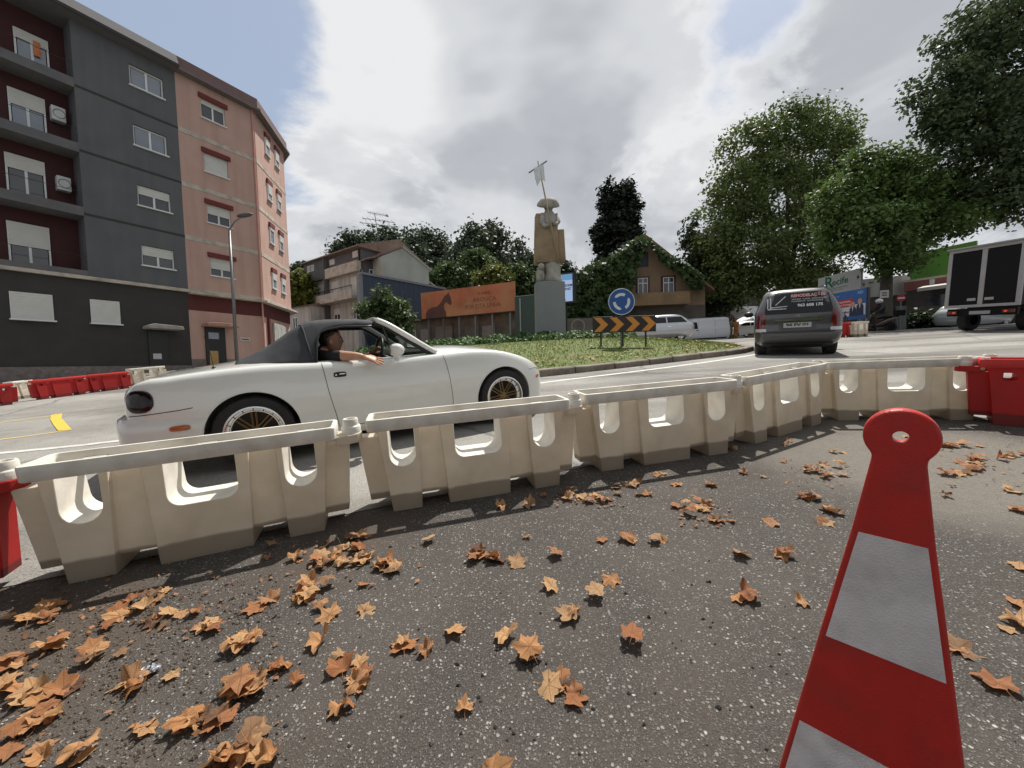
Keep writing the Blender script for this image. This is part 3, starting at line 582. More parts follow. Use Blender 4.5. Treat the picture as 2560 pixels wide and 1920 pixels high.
# ================================================================== WHITE CONVERTIBLE
CARW = mat('white_car_paint', (.74, .75, .72), .28, var=.02, scale=2, coat=1., spec=.5)
BLACKP = mat('black_plastic', (.015, .015, .016), .45, var=.1)
RUB = mat('tyre_rubber', (.018, .018, .019), .8, var=.25, scale=30)
CLOTH = mat('soft_top_cloth', (.045, .048, .055), .85, var=.15, scale=6, bump=.35, bscale=260)
DARKIN = mat('dark_interior', (.012, .012, .013), .7, var=.2)
CHR = mat('chrome', (.75, .76, .78), .12, 1., var=.02)
SILV = mat('silver_rim', (.72, .73, .74), .22, .85, var=.05)
GOLD = mat('gold_spoke', (.20, .13, .065), .4, .8, var=.1)
GLASS = glass('car_glass')
car = thing('convertible_car', 'white convertible sports car with black soft top up, passing behind the barriers', 'car', gm(-2.455, 3.705, 28.27))
def K(t):                                # smooth curve through (x, value) pairs
    X = np.array([a for a, _ in t]); Y = np.array([b for _, b in t]); D = np.gradient(Y, X)
    def f(x):
        x = min(max(x, X[0]), X[-1]); i = min(int(np.searchsorted(X, x, 'right')-1), len(X)-2); h = X[i+1]-X[i]; s = (x-X[i])/h
        return (2*s**3-3*s*s+1)*Y[i]+(s**3-2*s*s+s)*h*D[i]+(3*s*s-2*s**3)*Y[i+1]+(s**3-s*s)*h*D[i+1]
    return f
wm_ = K([(-.80, .60), (-.76, .70), (-.68, .765), (-.5, .80), (-.2, .818), (.1, .822), (.5, .815), (1.1, .808), (1.7, .808), (2.1, .818), (2.4, .812), (2.6, .775), (2.75, .70), (2.86, .585), (2.93, .43), (2.96, .26)])
zsh = K([(-.80, .665), (-.76, .70), (-.68, .752), (-.5, .778), (-.2, .802), (.1, .812), (.5, .800), (1.1, .787), (1.6, .793), (1.95, .802), (2.25, .775), (2.5, .708), (2.7, .625), (2.83, .545), (2.92, .46), (2.96, .40)])
ztp = K([(-.80, .675), (-.76, .71), (-.68, .772), (-.5, .80), (-.2, .838), (.1, .862), (.5, .85), (1.1, .84), (1.55, .862), (1.9, .858), (2.2, .822), (2.5, .745), (2.7, .655), (2.83, .565), (2.92, .47), (2.96, .405)])
zbt = K([(-.80, .42), (-.76, .32), (-.68, .25), (-.4, .18), (0, .15), (1, .145), (2.2, .145), (2.6, .16), (2.86, .19), (2.93, .25), (2.96, .30)])
def half_ring(x):
    w, s, t, b = wm_(x), zsh(x), ztp(x), zbt(x); m = min(.44, (s+b)/2)
    pts = [(0, b), (.5*w, b), (.9*w, b+.004), (.965*w, b+.03), (.985*w, b+.10*(m-b)/.29), (w, m), (.994*w, lerp(m, s, .42)), (.965*w, lerp(m, s, .78)), (.925*w, s-.012), (.86*w, s+.006), (.72*w, lerp(s, t, .45)), (.4*w, lerp(s, t, .88)), (0, t)]
    return catmull(pts, 3)
XS = [-.80, -.785, -.76, -.72, -.68, -.6, -.5, -.4, -.3, -.2, -.1, 0, .1, .2, .3, .4, .5, .6, .75, .9, 1.05, 1.2, 1.35, 1.5, 1.6, 1.7, 1.8, 1.9, 2., 2.1, 2.2, 2.3, 2.4, 2.5, 2.58, 2.66, 2.73, 2.79, 2.84, 2.88, 2.91, 2.935, 2.95, 2.96]
def ysurf(x, z):                          # half width of the body side at (x, z)
    r = half_ring(x); best = None
    for a, c in zip(r, r[1:]):
        if a[0] < .5*wm_(x) or (c[1]-a[1]) <= 1e-6: continue
        if a[1] <= z <= c[1]: best = lerp(a[0], c[0], (z-a[1])/(c[1]-a[1]))
    return best if best is not None else .93*wm_(x)
b = MB(); b.loft([[(x, -p[0], p[1]) for p in half_ring(x)]+[(x, p[0], p[1]) for p in reversed(half_ring(x)[1:-1])] for x in XS])
body = b.build('body', [CARW, BLACKP])
for x, r in ((0., .334), (2.265, .328)):
    for s in (-1, 1):
        c = MB().lathe([(.001, s*.50), (r, s*.50), (r, s*1.0), (.001, s*1.0)], 40, (x, 0, .288), 'y'); bool_(body, c.build('c', BLACKP), 'DIFFERENCE')
bool_(body, MB().loft([[(x, y, z) for x, y in ((.26, -.66), (1.50, -.66), (1.50, .66), (.26, .66))] for z in (.30, 1.2)]).build('c', BLACKP), 'DIFFERENCE')
# cut the doors out of the shell
bm = bmesh.new(); bm.from_mesh(body.data)
DR = [((.535, .80), (.60, .35)), ((1.62, .79), (1.675, .32))]
def cutp(p, q):
    n = Vector((q[1]-p[1], 0, -(q[0]-p[0]))).normalized(); bmesh.ops.bisect_plane(bm, geom=bm.verts[:]+bm.edges[:]+bm.faces[:], plane_co=(p[0], 0, p[1]), plane_no=n)
for p, q in DR: cutp(p, q)
bmesh.ops.bisect_plane(bm, geom=bm.verts[:]+bm.edges[:]+bm.faces[:], plane_co=(0, 0, .225), plane_no=(0, 0, 1))
def side_of(c):
    xl = DR[0][0][0]+(.80-c.z)/.45*.065; xr = DR[1][0][0]+(.79-c.z)/.47*.055
    return xl < c.x < xr and c.z > .225 and abs(c.y) > .664 and c.z < .83
for f in bm.faces:
    c = f.calc_center_median(); inwell = any(math.hypot(c.x-x, c.z-.288) < .318 and abs(c.y) < .80 for x in (0, 2.265)); incab = .25 < c.x < 1.51 and abs(c.y) < .662 and c.z < .80
    f.material_index = 1 if inwell or incab or c.z < .155 else 0
for s in (-1, 1):
    d = bm.copy(); bmesh.ops.delete(d, geom=[f for f in d.faces if not (side_of(f.calc_center_median()) and f.calc_center_median().y*s > 0)], context='FACES'); me = bpy.data.meshes.new('door'); d.to_mesh(me); d.free(); me.materials.append(CARW); me.materials.append(BLACKP)
    do = link('door', me, car, 'all')
    if s < 0: door = do
bmesh.ops.delete(bm, geom=[f for f in bm.faces if side_of(f.calc_center_median())], context='FACES'); bm.to_mesh(body.data); bm.free(); body.parent = car
body.data.polygons.foreach_set('use_smooth', [True]*len(body.data.polygons)); body.data.set_sharp_from_angle(angle=R_(38))
# shut lines: thin dark gaps following the skin
def seam(pts, w=.005, off=.0012, parent=None, name='shut_line', m=None, ys=-1):
    q = catmull(pts, 8) if len(pts) > 2 else [np.array(pts[0])*(1-t)+np.array(pts[1])*t for t in np.linspace(0, 1, 14)]
    k = MB(); row = []
    for i, p in enumerate(q):
        t = q[min(i+1, len(q)-1)]-q[max(i-1, 0)]; t = t/np.linalg.norm(t); nn = np.array([-t[1], t[0]])*w/2
        row.append([(x, ys*(ysurf(x, z)+off), z) for x, z in (p+nn, p-nn)])
    for a, c in zip(row, row[1:]): k.quad(a[0], a[1], c[1], c[0])
    return k.build(name, m or BLACKP, parent or car)
for ys in (-1, 1):
    seam([(.535, .795), (.545, .72), (.565, .55), (.60, .35), (.615, .24)], ys=ys); seam([(1.62, .785), (1.645, .65), (1.668, .45), (1.675, .32), (1.665, .235)], ys=ys); seam([(.615, .228), (1.66, .228)], ys=ys)
seam([(-.745, .52), (-.6, .527), (-.45, .535), (-.36, .545)], .006); seam([(2.60, .545), (2.72, .548), (2.86, .505)], .005)
# bumpers
def bumper(x0, x1, fw, z0, z1, name, out):
    rings = []
    for x in np.linspace(x0, x1, 15):
        w = fw(x); rings.append([(x, y*w, z) for y, z in [(-.55, z0), (-.93, z0+.02), (-1, z0+.09), (-1.0, lerp(z0, z1, .62)), (-.985, z1-.035), (-.95, z1-.006), (-.8, z1), (0, z1+.004), (.8, z1), (.95, z1-.006), (.985, z1-.035), (1.0, lerp(z0, z1, .62)), (1, z0+.09), (.93, z0+.02), (.55, z0), (0, z0)]])
    return MB().loft(rings).build(name, CARW, None)
rb = bumper(-.87, -.30, K([(-.87, .40), (-.85, .60), (-.80, .735), (-.7, .79), (-.5, .815), (-.30, .826)]), .22, .505, 'rear_bumper', 1)
bool_(rb, MB().lathe([(.001, -1.2), (.334, -1.2), (.334, 1.2), (.001, 1.2)], 40, (0, 0, .288), 'y').build('c', CARW), 'DIFFERENCE'); rb.parent = car
rb.data.polygons.foreach_set('use_smooth', [True]*len(rb.data.polygons)); rb.data.set_sharp_from_angle(angle=R_(40))
# wheel arch lips
for x, r in ((0., .334), (2.265, .328)):
    for ys in (-1, 1):
        k = MB(); pr = []
        for a in np.linspace(R_(-8), R_(188), 34):
            px, pz = x+r*math.cos(a), .288+r*math.sin(a); y = ysurf(px, max(pz, .26)); pr.append((px, ys*(y-.004), pz))
        k.tube(pr, .0085, 6); k.build('wheel_arch_lip', CARW, car, 'all')
# wheels
def wheel(x, ys, R=.288, rr=.212, y0=.80):
    t = MB(); w = .20; yo = 0
    t.lathe([(rr-.006, .0), (rr+.012, .010), (R-.030, .016), (R-.010, .008), (R, -.020), (R, -w+.03), (R-.012, -w), (rr, -w)], 44, (0, 0, 0), 'y'); o = t.build('wheel', RUB, car, True); o.location = (x, ys*y0, .288)
    o.rotation_euler = (0, random.uniform(0, 3), 0 if ys < 0 else math.pi)
    o.scale = (1, -1, 1)
    k = MB(); k.lathe([(rr+.002, .002), (rr+.001, .010), (rr-.012, .012), (rr-.016, .004), (rr-.020, -.035), (rr-.034, -.040), (rr-.040, -.034), (rr-.046, -.034), (rr-.05, -.05), (rr-.05, -w)], 44, (0, 0, 0), 'y'); k.build('rim_lip', SILV, o, True)
    k = MB(); k.lathe([(rr-.03, -.095), (.001, -.095)], 30, (0, 0, 0), 'y'); k.build('brake_disc', mat('brake_dark', (.03, .026, .022), .5, .6), o)
    ri = rr-.045
    for i in range(8):
        a = i*math.pi/4; k = MB()
        for da in (-.30, .30):
            p = Vector((math.cos(a+da)*ri, -.040, math.sin(a+da)*ri)); q = Vector((math.cos(a)*.035, -.048, math.sin(a)*.035)); k.tube([q, q.lerp(p, .5), p], [.0085, .007, .008], 5)
        k.build('spoke', GOLD, o)
    k = MB(); k.lathe([(.042, -.055), (.040, -.040), (.026, -.030), (.001, -.028)], 20, (0, 0, 0), 'y'); k.build('hub', GOLD, o, True)
    for i in range(16):
        a = i*math.pi/8; k = MB(); k.box((math.cos(a)*(rr-.027), -.034, math.sin(a)*(rr-.027)), (.018, .006, .006), ry=-a); k.build('rim_bolt', BLACKP, o)
    return o
for x in (0., 2.265):
    for ys in (-1, 1): wheel(x, ys)
# lamps and trim
def oval(cx, cz, rx, rz, off, name, m, parent=None, pw=2.4, ys=-1, n=28):
    k = MB(); rings = []
    for t, o in ((1., -.004), (1., off*.55), (.9, off), (.5, off*1.15), (.02, off*1.15)):
        ring = []
        for i in range(n):
            a = 2*math.pi*i/n; c, s = math.cos(a), math.sin(a); x = cx+rx*t*math.copysign(abs(c)**(2/pw), c); z = cz+rz*t*math.copysign(abs(s)**(2/pw), s); ring.append((x, ys*(ysurf(x, z)+o), z))
        rings.append(ring)
    k.loft(rings, False); return k.build(name, m, parent or car, 'all')
TAIL = mat('smoked_tail_lamp', (.014, .005, .006), .12, var=.1, spec=.4); AMB = mat('amber_lens', (.42, .10, .02), .15, var=.05, coat=1.)
for ys in (-1, 1): oval(-.668, .622, .088, .082, .010, 'tail_light', TAIL, ys=ys)
k = MB(); ww = K([(-.87, .40), (-.85, .60), (-.80, .735), (-.7, .79), (-.5, .815), (-.30, .826)])
k.loft([[(-.452+.062*math.copysign(abs(math.cos(a))**.6, math.cos(a))*t, -(ww(-.452+.062*math.cos(a)*t)*1.0+o), .405+.021*math.copysign(abs(math.sin(a))**.6, math.sin(a))*t) for a in np.linspace(0, 2*math.pi, 24, False)] for t, o in ((1, -.003), (1, .006), (.85, .010), (.02, .010))], False); k.build('rear_side_marker', AMB, car, 'all')
oval(2.748, .452, .036, .020, .006, 'front_side_marker', AMB)
k = oval(.668, .688, .052, .0225, .003, 'door_handle', BLACKP, door, 4); k2 = MB().tube([(.66, -(ysurf(.66, .69)+.012), .692), (.71, -(ysurf(.71, .69)+.014), .693)], .007, 8); k2.build('handle_grip', CHR, door, 'all')
MB().ball((.636, -(ysurf(.636, .686)+.004), .686), (.009, .005, .009)).build('handle_lock', CHR, door, 'all')
# mirror
mir = MB(); rings = []
for i in range(9):
    t = i/8; x = lerp(1.10, 1.225, t); r = math.sin(math.pi*lerp(.18, 1.0, t))**.55 if t < 1 else .03; rings.append([(x, -.875+math.copysign(abs(math.cos(a))**.75, math.cos(a))*.082*r, .868+math.copysign(abs(math.sin(a))**.75, math.sin(a))*.060*r) for a in np.linspace(0, 2*math.pi, 20, False)])
mir.loft(rings); mo = mir.build('door_mirror', CARW, door, 'all')
MB().tube([(1.16, -.845, .82), (1.165, -.81, .80), (1.17, -.775, .785)], [.02, .024, .03], 8).build('mirror_stalk', CARW, mo, 'all')
# windscreen frame, screen, quarter light
AP = [(1.055, -.565, 1.150), (1.16, -.600, 1.095), (1.36, -.645, .955), (1.575, -.690, .805)]
for ys in (1, -1):
    MB().tube([(x, y*ys, z) for x, y, z in catmull(AP, 4)], [.030]*9+[.026]*4, 8).build('windscreen_pillar', CARW, car, 'all')
    MB().tube([(x-.035, y*ys*1.0, z-.022) for x, y, z in catmull(AP, 4)], .019, 6).build('pillar_seal', BLACKP, car, 'all')
    MB().tube([(1.095, -.615*ys, 1.085), (1.125, -.66*ys, .95), (1.145, -.70*ys, .80)], .010, 6).build('quarter_light_post', BLACKP, door if ys > 0 else car, 'all')
    k = MB(); k.add([(1.10, -.613*ys, 1.08), (1.145, -.70*ys, .80), (1.53, -.685*ys, .81), (1.32, -.638*ys, .965)], [(0, 1, 2, 3)]); k.build('quarter_light', GLASS, car)
MB().tube(catmull([(1.055, -.565, 1.150), (1.075, -.3, 1.172), (1.08, 0, 1.178), (1.075, .3, 1.172), (1.055, .565, 1.150)], 5), .024, 8).build('windscreen_header', CARW, car, 'all')
k = MB(); k.loft([[(1.075, -.55, 1.145), (1.095, 0, 1.17), (1.075, .55, 1.145)], [(1.33, -.62, .975), (1.37, 0, 1.0), (1.33, .62, .975)], [(1.57, -.67, .81), (1.63, 0, .85), (1.57, .67, .81)]], False, False); k.build('windscreen', GLASS, car, 'all')
for y0 in (-.30, .16): MB().tube([(1.60, y0, .868), (1.585, y0-.25, .872)], .007, 5).build('wiper', BLACKP, car)
# soft top
def st_ring(x):
    top = K([(-.10, .862), (0., .90), (.13, .965), (.25, 1.045), (.35, 1.115), (.44, 1.168), (.55, 1.188), (.75, 1.192), (.95, 1.180), (1.06, 1.160)])(x)
    wl = K([(-.10, .60), (.05, .665), (.25, .705), (.5, .715), (1.06, .68)])(x); wt = K([(-.10, .42), (.05, .44), (.3, .47), (.5, .50), (.8, .52), (1.06, .545)])(x)
    zl = .805; zlow = float(np.interp(x, [-.1, .50, .512, .525, .56, .62, .75, 1.06], [.805, .805, .90, .99, 1.06, 1.085, 1.105, 1.098]))
    pts = catmull([(wl, zl), (lerp(wl, wt, .32), lerp(zl, top, .42)), (lerp(wl, wt, .70), lerp(zl, top, .76)), (wt, lerp(zl, top, .93)), (wt*.62, top-.008*(top > 1.1)), (0, top)], 5)
    zl2 = [p[1] for p in pts]; zz = max(zlow, zl); out = []
    if zz > zl+.002:
        i = next(i for i in range(len(pts)-1) if zl2[i+1] >= zz); a, c = pts[i], pts[i+1]; t = (zz-a[1])/max(1e-6, c[1]-a[1]); pts = [a+(c-a)*t]+pts[i+1:]
    L = [0.]
    for a, c in zip(pts, pts[1:]): L.append(L[-1]+np.linalg.norm(c-a))
    ss = np.linspace(0, L[-1], 22); return [(np.interp(s, L, [p[0] for p in pts]), np.interp(s, L, [p[1] for p in pts])) for s in ss]
rings = []
for x in list(np.linspace(-.10, .49, 22))+[.50, .505, .512, .518, .525, .54, .56, .59, .62]+list(np.linspace(.68, 1.06, 9)):
    h = st_ring(x); wob = .004*math.sin(x*37); rings.append([(x, -y-wob*.5, z+wob*.6*math.sin(i*.9)) for i, (y, z) in enumerate(h)]+[(x, y, z) for y, z in reversed(h[:-1])])
k = MB(); k.loft(rings, False, False); st = k.build('soft_top', CLOTH, car, 'all'); m = st.modifiers.new('s', 'SOLIDIFY'); m.thickness = .014; m.offset = -1
for ys in (-1, 1):
    MB().tube([(x, ys*(st_ring(x)[0][0]+.003), st_ring(x)[0][1]) for x in (.50, .505, .512, .518, .525, .54, .56, .59, .62, .68, .75, .85, .95, 1.05)], .010, 6).build('window_seal', BLACKP, st, 'all')
    q = [(lerp(.478, .40, t), t) for t in np.linspace(0, 1, 12)]
    MB().tube([(x, ys*(st_ring(x)[int(t*13)][0]+.004), st_ring(x)[int(t*13)][1]) for x, t in q], .0065, 6).build('cloth_seam', CLOTH, st, 'all')
k = MB(); k.loft([[(.455+dx, -y-.0, z+.004) for y, z in st_ring(.455)[11:]]+[(.455+dx, y, z+.004) for y, z in reversed(st_ring(.455)[11:-1])] for dx in (0, .008)], False, False); k.build('roof_seam', CLOTH, st)
# antenna, rear lid seam, plate
MB().tube([(-.232, -.60, .82), (-.24, -.60, .93), (-.262, -.60, 1.08)], [.0035, .003, .0018], 5).build('aerial', BLACKP, car); MB().lathe([(.018, 0), (.012, .018), (.004, .026)], 12, (-.232, -.60, .808)).build('aerial_base', BLACKP, car, True)
# cabin
k = MB(); k.b2(.28, 1.49, -.655, .655, .30, .32); k.build('cabin_floor', DARKIN, car)
for y in (-.34, .34):
    k = MB(); k.box((.74, y, .40), (.50, .46, .13), ry=-.12); se = k.build('seat', DARKIN, car, bevel=.04, seg=3)
    k = MB(); k.box((.45, y, .66), (.13, .44, .50), ry=-.22); k.build('seat_back', DARKIN, se, bevel=.045, seg=3); k = MB(); k.box((.385, y, .955), (.085, .25, .15), ry=-.18); k.build('head_rest', DARKIN, se, bevel=.03, seg=3)
MB().prism([(1.18, .50), (1.2, .80), (1.28, .845), (1.60, .845), (1.60, .50)], -.65, .65).build('dashboard', DARKIN, car, bevel=.03, seg=3)
k = MB(); ring = [(1.075+.045*math.sin(a), -.34+.175*math.cos(a), .815+.17*math.sin(a)) for a in np.linspace(0, 2*math.pi, 33)]; k.tube(ring, .015, 8, False); sw = k.build('steering_wheel', BLACKP, car, 'all')
k = MB(); k.tube([(1.07, -.50, .80), (1.10, -.34, .80), (1.07, -.18, .80)], .013, 6); k.tube([(1.10, -.34, .80), (1.22, -.34, .74)], .03, 8); k.build('steering_spokes', BLACKP, sw, 'all')
# ================================================================== PEOPLE
def skin_mesh(J, E, root, sub=2):         # joints {name:(pos, radius)}, edges -> one continuous surface
    names = list(J); me = bpy.data.meshes.new('skin'); me.from_pydata([J[n][0] for n in names], [(names.index(a), names.index(c)) for a, c in E], []); o = bpy.data.objects.new('skin', me); COL.objects.link(o)
    m = o.modifiers.new('skin', 'SKIN'); sv = me.skin_vertices[0].data if me.skin_vertices else None
    if sv is None:
        bm = bmesh.new(); bm.from_mesh(me); bm.verts.layers.skin.verify(); bm.to_mesh(me); bm.free(); sv = me.skin_vertices[0].data
    for i, nme in enumerate(names):
        r = J[nme][1]; sv[i].radius = r if isinstance(r, tuple) else (r, r); sv[i].use_root = nme == root
    m.use_smooth_shade = True
    s = o.modifiers.new('sub', 'SUBSURF'); s.levels = sub; s.render_levels = sub; out = baked(o); bpy.data.objects.remove(o); return out
def colour_by(me, mats, fn):
    me.materials.clear()
    for m in mats: me.materials.append(m)
    for p in me.polygons: p.material_index = fn(p.center); p.use_smooth = True
    return me
SKIN = mat('skin', (.50, .27, .175), .5, var=.08, scale=20); HAIR = mat('dark_hair', (.014, .011, .009), .6, var=.3, scale=40, bump=.5, bscale=120)
TEEB = mat('black_shirt_cloth', (.014, .014, .016), .85, var=.2, scale=20, bump=.3, bscale=150)
def head(parent, c, s=1., yaw=0., hair=True, tilt=0., mats=None):
    """head about .23 m tall at s=1, facing +x before yaw"""
    k = MB(); rings = []
    prof = [(-.115, .030, .034, .012), (-.105, .050, .048, .018), (-.085, .066, .060, .012), (-.055, .078, .068, .004), (-.02, .088, .073, .0), (.015, .094, .076, -.004), (.05, .096, .077, -.008), (.08, .088, .070, -.010), (.10, .066, .054, -.010), (.113, .034, .030, -.010), (.117, .004, .004, -.010)]
    for z, rx, ry, ox in prof:
        ring = []
        for a in np.linspace(0, 2*math.pi, 24, False):
            x = ox+rx*math.cos(a); y = ry*math.sin(a)
            if math.cos(a) > .8:
                x += {-.055: .006, -.02: .022 if abs(math.sin(a)) < .2 else -.002, .015: .012 if abs(math.sin(a)) < .2 else -.008}.get(z, 0)
            ring.append((x, y, z))
        rings.append(ring)
    k.loft(rings); h = k.build('head', mat('shaded_face', (.34, .18, .115), .5, var=.1, scale=20), parent, 'all'); h.matrix_local = T(*c) @ Matrix.Rotation(yaw, 4, 'Z') @ Matrix.Rotation(tilt, 4, 'Y') @ Matrix.Scale(s, 4)  # darker than SKIN: the cabin shade on the driver is put into this colour
    for ys in (-1, 1):
        MB().ball((-.008, ys*.074, -.012), (.020, .010, .032), 10, 6).build('ear', SKIN, h, 'all'); MB().ball((.082, ys*.030, .006), (.010, .013, .009), 10, 6).build('eye', mat('eye_white', (.6, .58, .55), .2), h, 'all'); MB().ball((.0905, ys*.030, .006), (.004, .006, .006), 8, 6).build('pupil', HAIR, h, 'all')
    MB().tube([(.078, -.024, -.060), (.090, 0, -.058), (.078, .024, -.060)], [.004, .006, .004], 6).build('mouth', mat('lips', (.35, .14, .11), .5), h, 'all')
    if hair:
        k = MB(); k.loft([[((-.014+rx*math.cos(a)*1.07)-(.012 if math.cos(a) > .5 and z < .06 else 0), ry*1.09*math.sin(a), z+.004) for a in np.linspace(R_(104 if z < .03 else (60 if z < .06 else 0)), R_(256 if z < .03 else (300 if z < .06 else 360)), 24)] for z, rx, ry, ox in prof[3:]], False, False); k.build('hair', HAIR, h, 'all')
    return h
def hand(parent, wrist, d, up, s=1., spread=.16, curl=.25, m=None):
    """palm with five fingers from the wrist along d, back of the hand towards up"""
    d = Vector(d).normalized(); up = Vector(up); up = (up-d*up.dot(d)).normalized(); w = d.cross(up)
    P = lambda a, bb, c: Vector(wrist)+d*a*s+w*bb*s+up*c*s
    J = {'w': (P(0, 0, 0), (.024*s, .018*s)), 'p1': (P(.045, 0, 0), (.036*s, .016*s)), 'p2': (P(.085, 0, .002), (.040*s, .014*s))}; k = MB()
    k.loft([[P(a, ww*math.cos(t), hh*math.sin(t)) for t in np.linspace(0, 2*math.pi, 14, False)] for a, ww, hh in ((-.01, .027, .020), (.02, .031, .018), (.05, .040, .016), (.08, .043, .0145), (.095, .040, .012), (.101, .03, .008))])
    for i, (bb, L) in enumerate(((-.033, .068), (-.011, .080), (.012, .074), (.033, .058))):
        ang = spread*(i-1.5); cc = curl*(1+.25*i); q = P(.088, bb, .0); pts = [q]; dirn = d*math.cos(ang)+w*math.sin(ang)
        for j, f in enumerate((.45, .32, .23)):
            b2 = cc*(j+.6); q = q+(dirn*math.cos(b2)-up*math.sin(b2))*L*f*s; pts.append(q)
        k.tube(pts, [.0098*s, .0088*s, .0080*s, .0058*s], 8)
    k.tube([P(.02, -.028, -.004), P(.045, -.055, -.010), P(.072, -.070, -.016), P(.092, -.074, -.022)], [.013*s, .0115*s, .0095*s, .0065*s], 8)
    return k.build('hand', m or SKIN, parent, 'all')
drv = thing('person', 'driver in a black T-shirt resting a bare arm on the convertible door', 'person', car.matrix_world.copy())
J = {'pel': ((.60, -.36, .47), (.15, .12)), 'bel': ((.555, -.36, .60), (.145, .11)), 'che': ((.535, -.36, .74), (.165, .115)), 'nk': ((.575, -.37, .875), (.06, .06)), 'nk2': ((.61, -.375, .925), (.052, .052)),
     'shr': ((.575, -.53, .825), (.07, .07)), 'sl': ((.665, -.655, .845), (.058, .058)), 'el': ((.745, -.735, .842), (.046, .046)), 'fm': ((.81, -.775, .838), (.040, .038)), 'wr': ((.882, -.805, .826), (.028, .024)),
     'shl': ((.575, -.20, .825), (.07, .07)), 'ell': ((.80, -.13, .70), (.045, .045)), 'wrl': ((1.03, -.22, .83), (.028, .028)),
     'hr': ((.72, -.45, .44), (.09, .09)), 'kr': ((1.10, -.47, .50), (.065, .065)), 'hl': ((.72, -.27, .44), (.09, .09)), 'kl': ((1.10, -.24, .50), (.065, .065))}
E_ = [('pel', 'bel'), ('bel', 'che'), ('che', 'nk'), ('nk', 'nk2'), ('che', 'shr'), ('shr', 'sl'), ('sl', 'el'), ('el', 'fm'), ('fm', 'wr'), ('che', 'shl'), ('shl', 'ell'), ('ell', 'wrl'), ('pel', 'hr'), ('hr', 'kr'), ('pel', 'hl'), ('hl', 'kl')]
me = skin_mesh(J, E_, 'pel'); DEN = mat('dark_denim', (.02, .024, .035), .8)
colour_by(me, [TEEB, SKIN, DEN], lambda c: 1 if (c.y < -.672 and c.x > .69) or (c.y > -.26 and c.x > .70 and c.z > .6) or (c.z > .895 and c.x > .565 and abs(c.y+.372) < .075) else (2 if c.z < .55 else 0)); link('body', me, drv)
head(drv, (.655, -.375, .985), .98, -.05)
hand(drv, (.878, -.806, .824), (.93, -.20, -.34), (.30, -.55, .78), 1.05, .24, .07); hand(drv, (1.03, -.22, .835), (.7, -.2, .5), (0, .5, .8), .9, .05, .7)
# ================================================================== APARTMENT BUILDINGS ON THE LEFT
A0 = at(185, 540, 16.5); B0 = at(645, 515, 22.8); DIRW = math.degrees(math.atan2(B0[1]-A0[1], B0[0]-A0[0]))
class Wall:                               # a plumb facade: s along it, y into it, z up
    def __init__(s, A, B):
        s.A = np.array([A[0], A[1], 0.]); d = np.array([B[0]-A[0], B[1]-A[1], 0.]); s.L = np.linalg.norm(d); s.d = d/s.L; s.n = np.array([-s.d[1], s.d[0], 0]); s.deg = math.degrees(math.atan2(d[1], d[0])); s.mw = wm(s.A, s.deg)
    def at(s, u, v, inset=0.):
        r = at(u, v, 1.)-CAM; t = (s.n @ (s.A+s.n*inset-CAM))/(s.n @ r); P = CAM+r*t; return float((P-s.A) @ s.d), float(P[2])
FW = Wall(A0, B0)
GREYW = mat('dark_grey_render', (.108, .112, .122), .9, var=.10, scale=1.3, bump=.25, bscale=90, dirt=(.145, .14, .135), dscale=.9, damt=.55, streak=True)
GREYD = mat('charcoal_render', (.046, .044, .042), .9, var=.12, scale=2, bump=.25, bscale=90)
MAROON = mat('maroon_render', (.060, .020, .020), .9, var=.12, scale=2, bump=.2, bscale=90)
PINK = mat('salmon_render', (.50, .33, .275), .9, var=.08, scale=1.1, bump=.25, bscale=90, dirt=(.40, .24, .195), dscale=.8, damt=.6, streak=True)
DRED = mat('dark_red_paint', (.15, .028, .026), .8, var=.1, scale=5)
BAND = mat('stained_band_concrete', (.50, .45, .385), .9, var=.12, scale=3, dirt=(.22, .19, .155), dscale=2.4, damt=.7)
PLINTH = mat('plinth_granite', (.17, .145, .135), .9, var=.3, scale=6, bump=.3, bscale=40, dirt=(.30, .27, .26), dscale=7, damt=.5)
UPVC = mat('white_window_frame', (.70, .71, .71), .4, var=.03); SHUT = mat('roller_shutter', (.60, .60, .57), .6, var=.06, scale=2); CURT = mat('net_curtain', (.55, .56, .58), .8, var=.1)
def pane_mat(name, c): return mat(name, c, .06, var=.15, scale=1.2, spec=.8)
PANE = pane_mat('dark_window_glass', (.03, .034, .042)); PANEL_ = pane_mat('pale_window_glass', (.20, .23, .28))
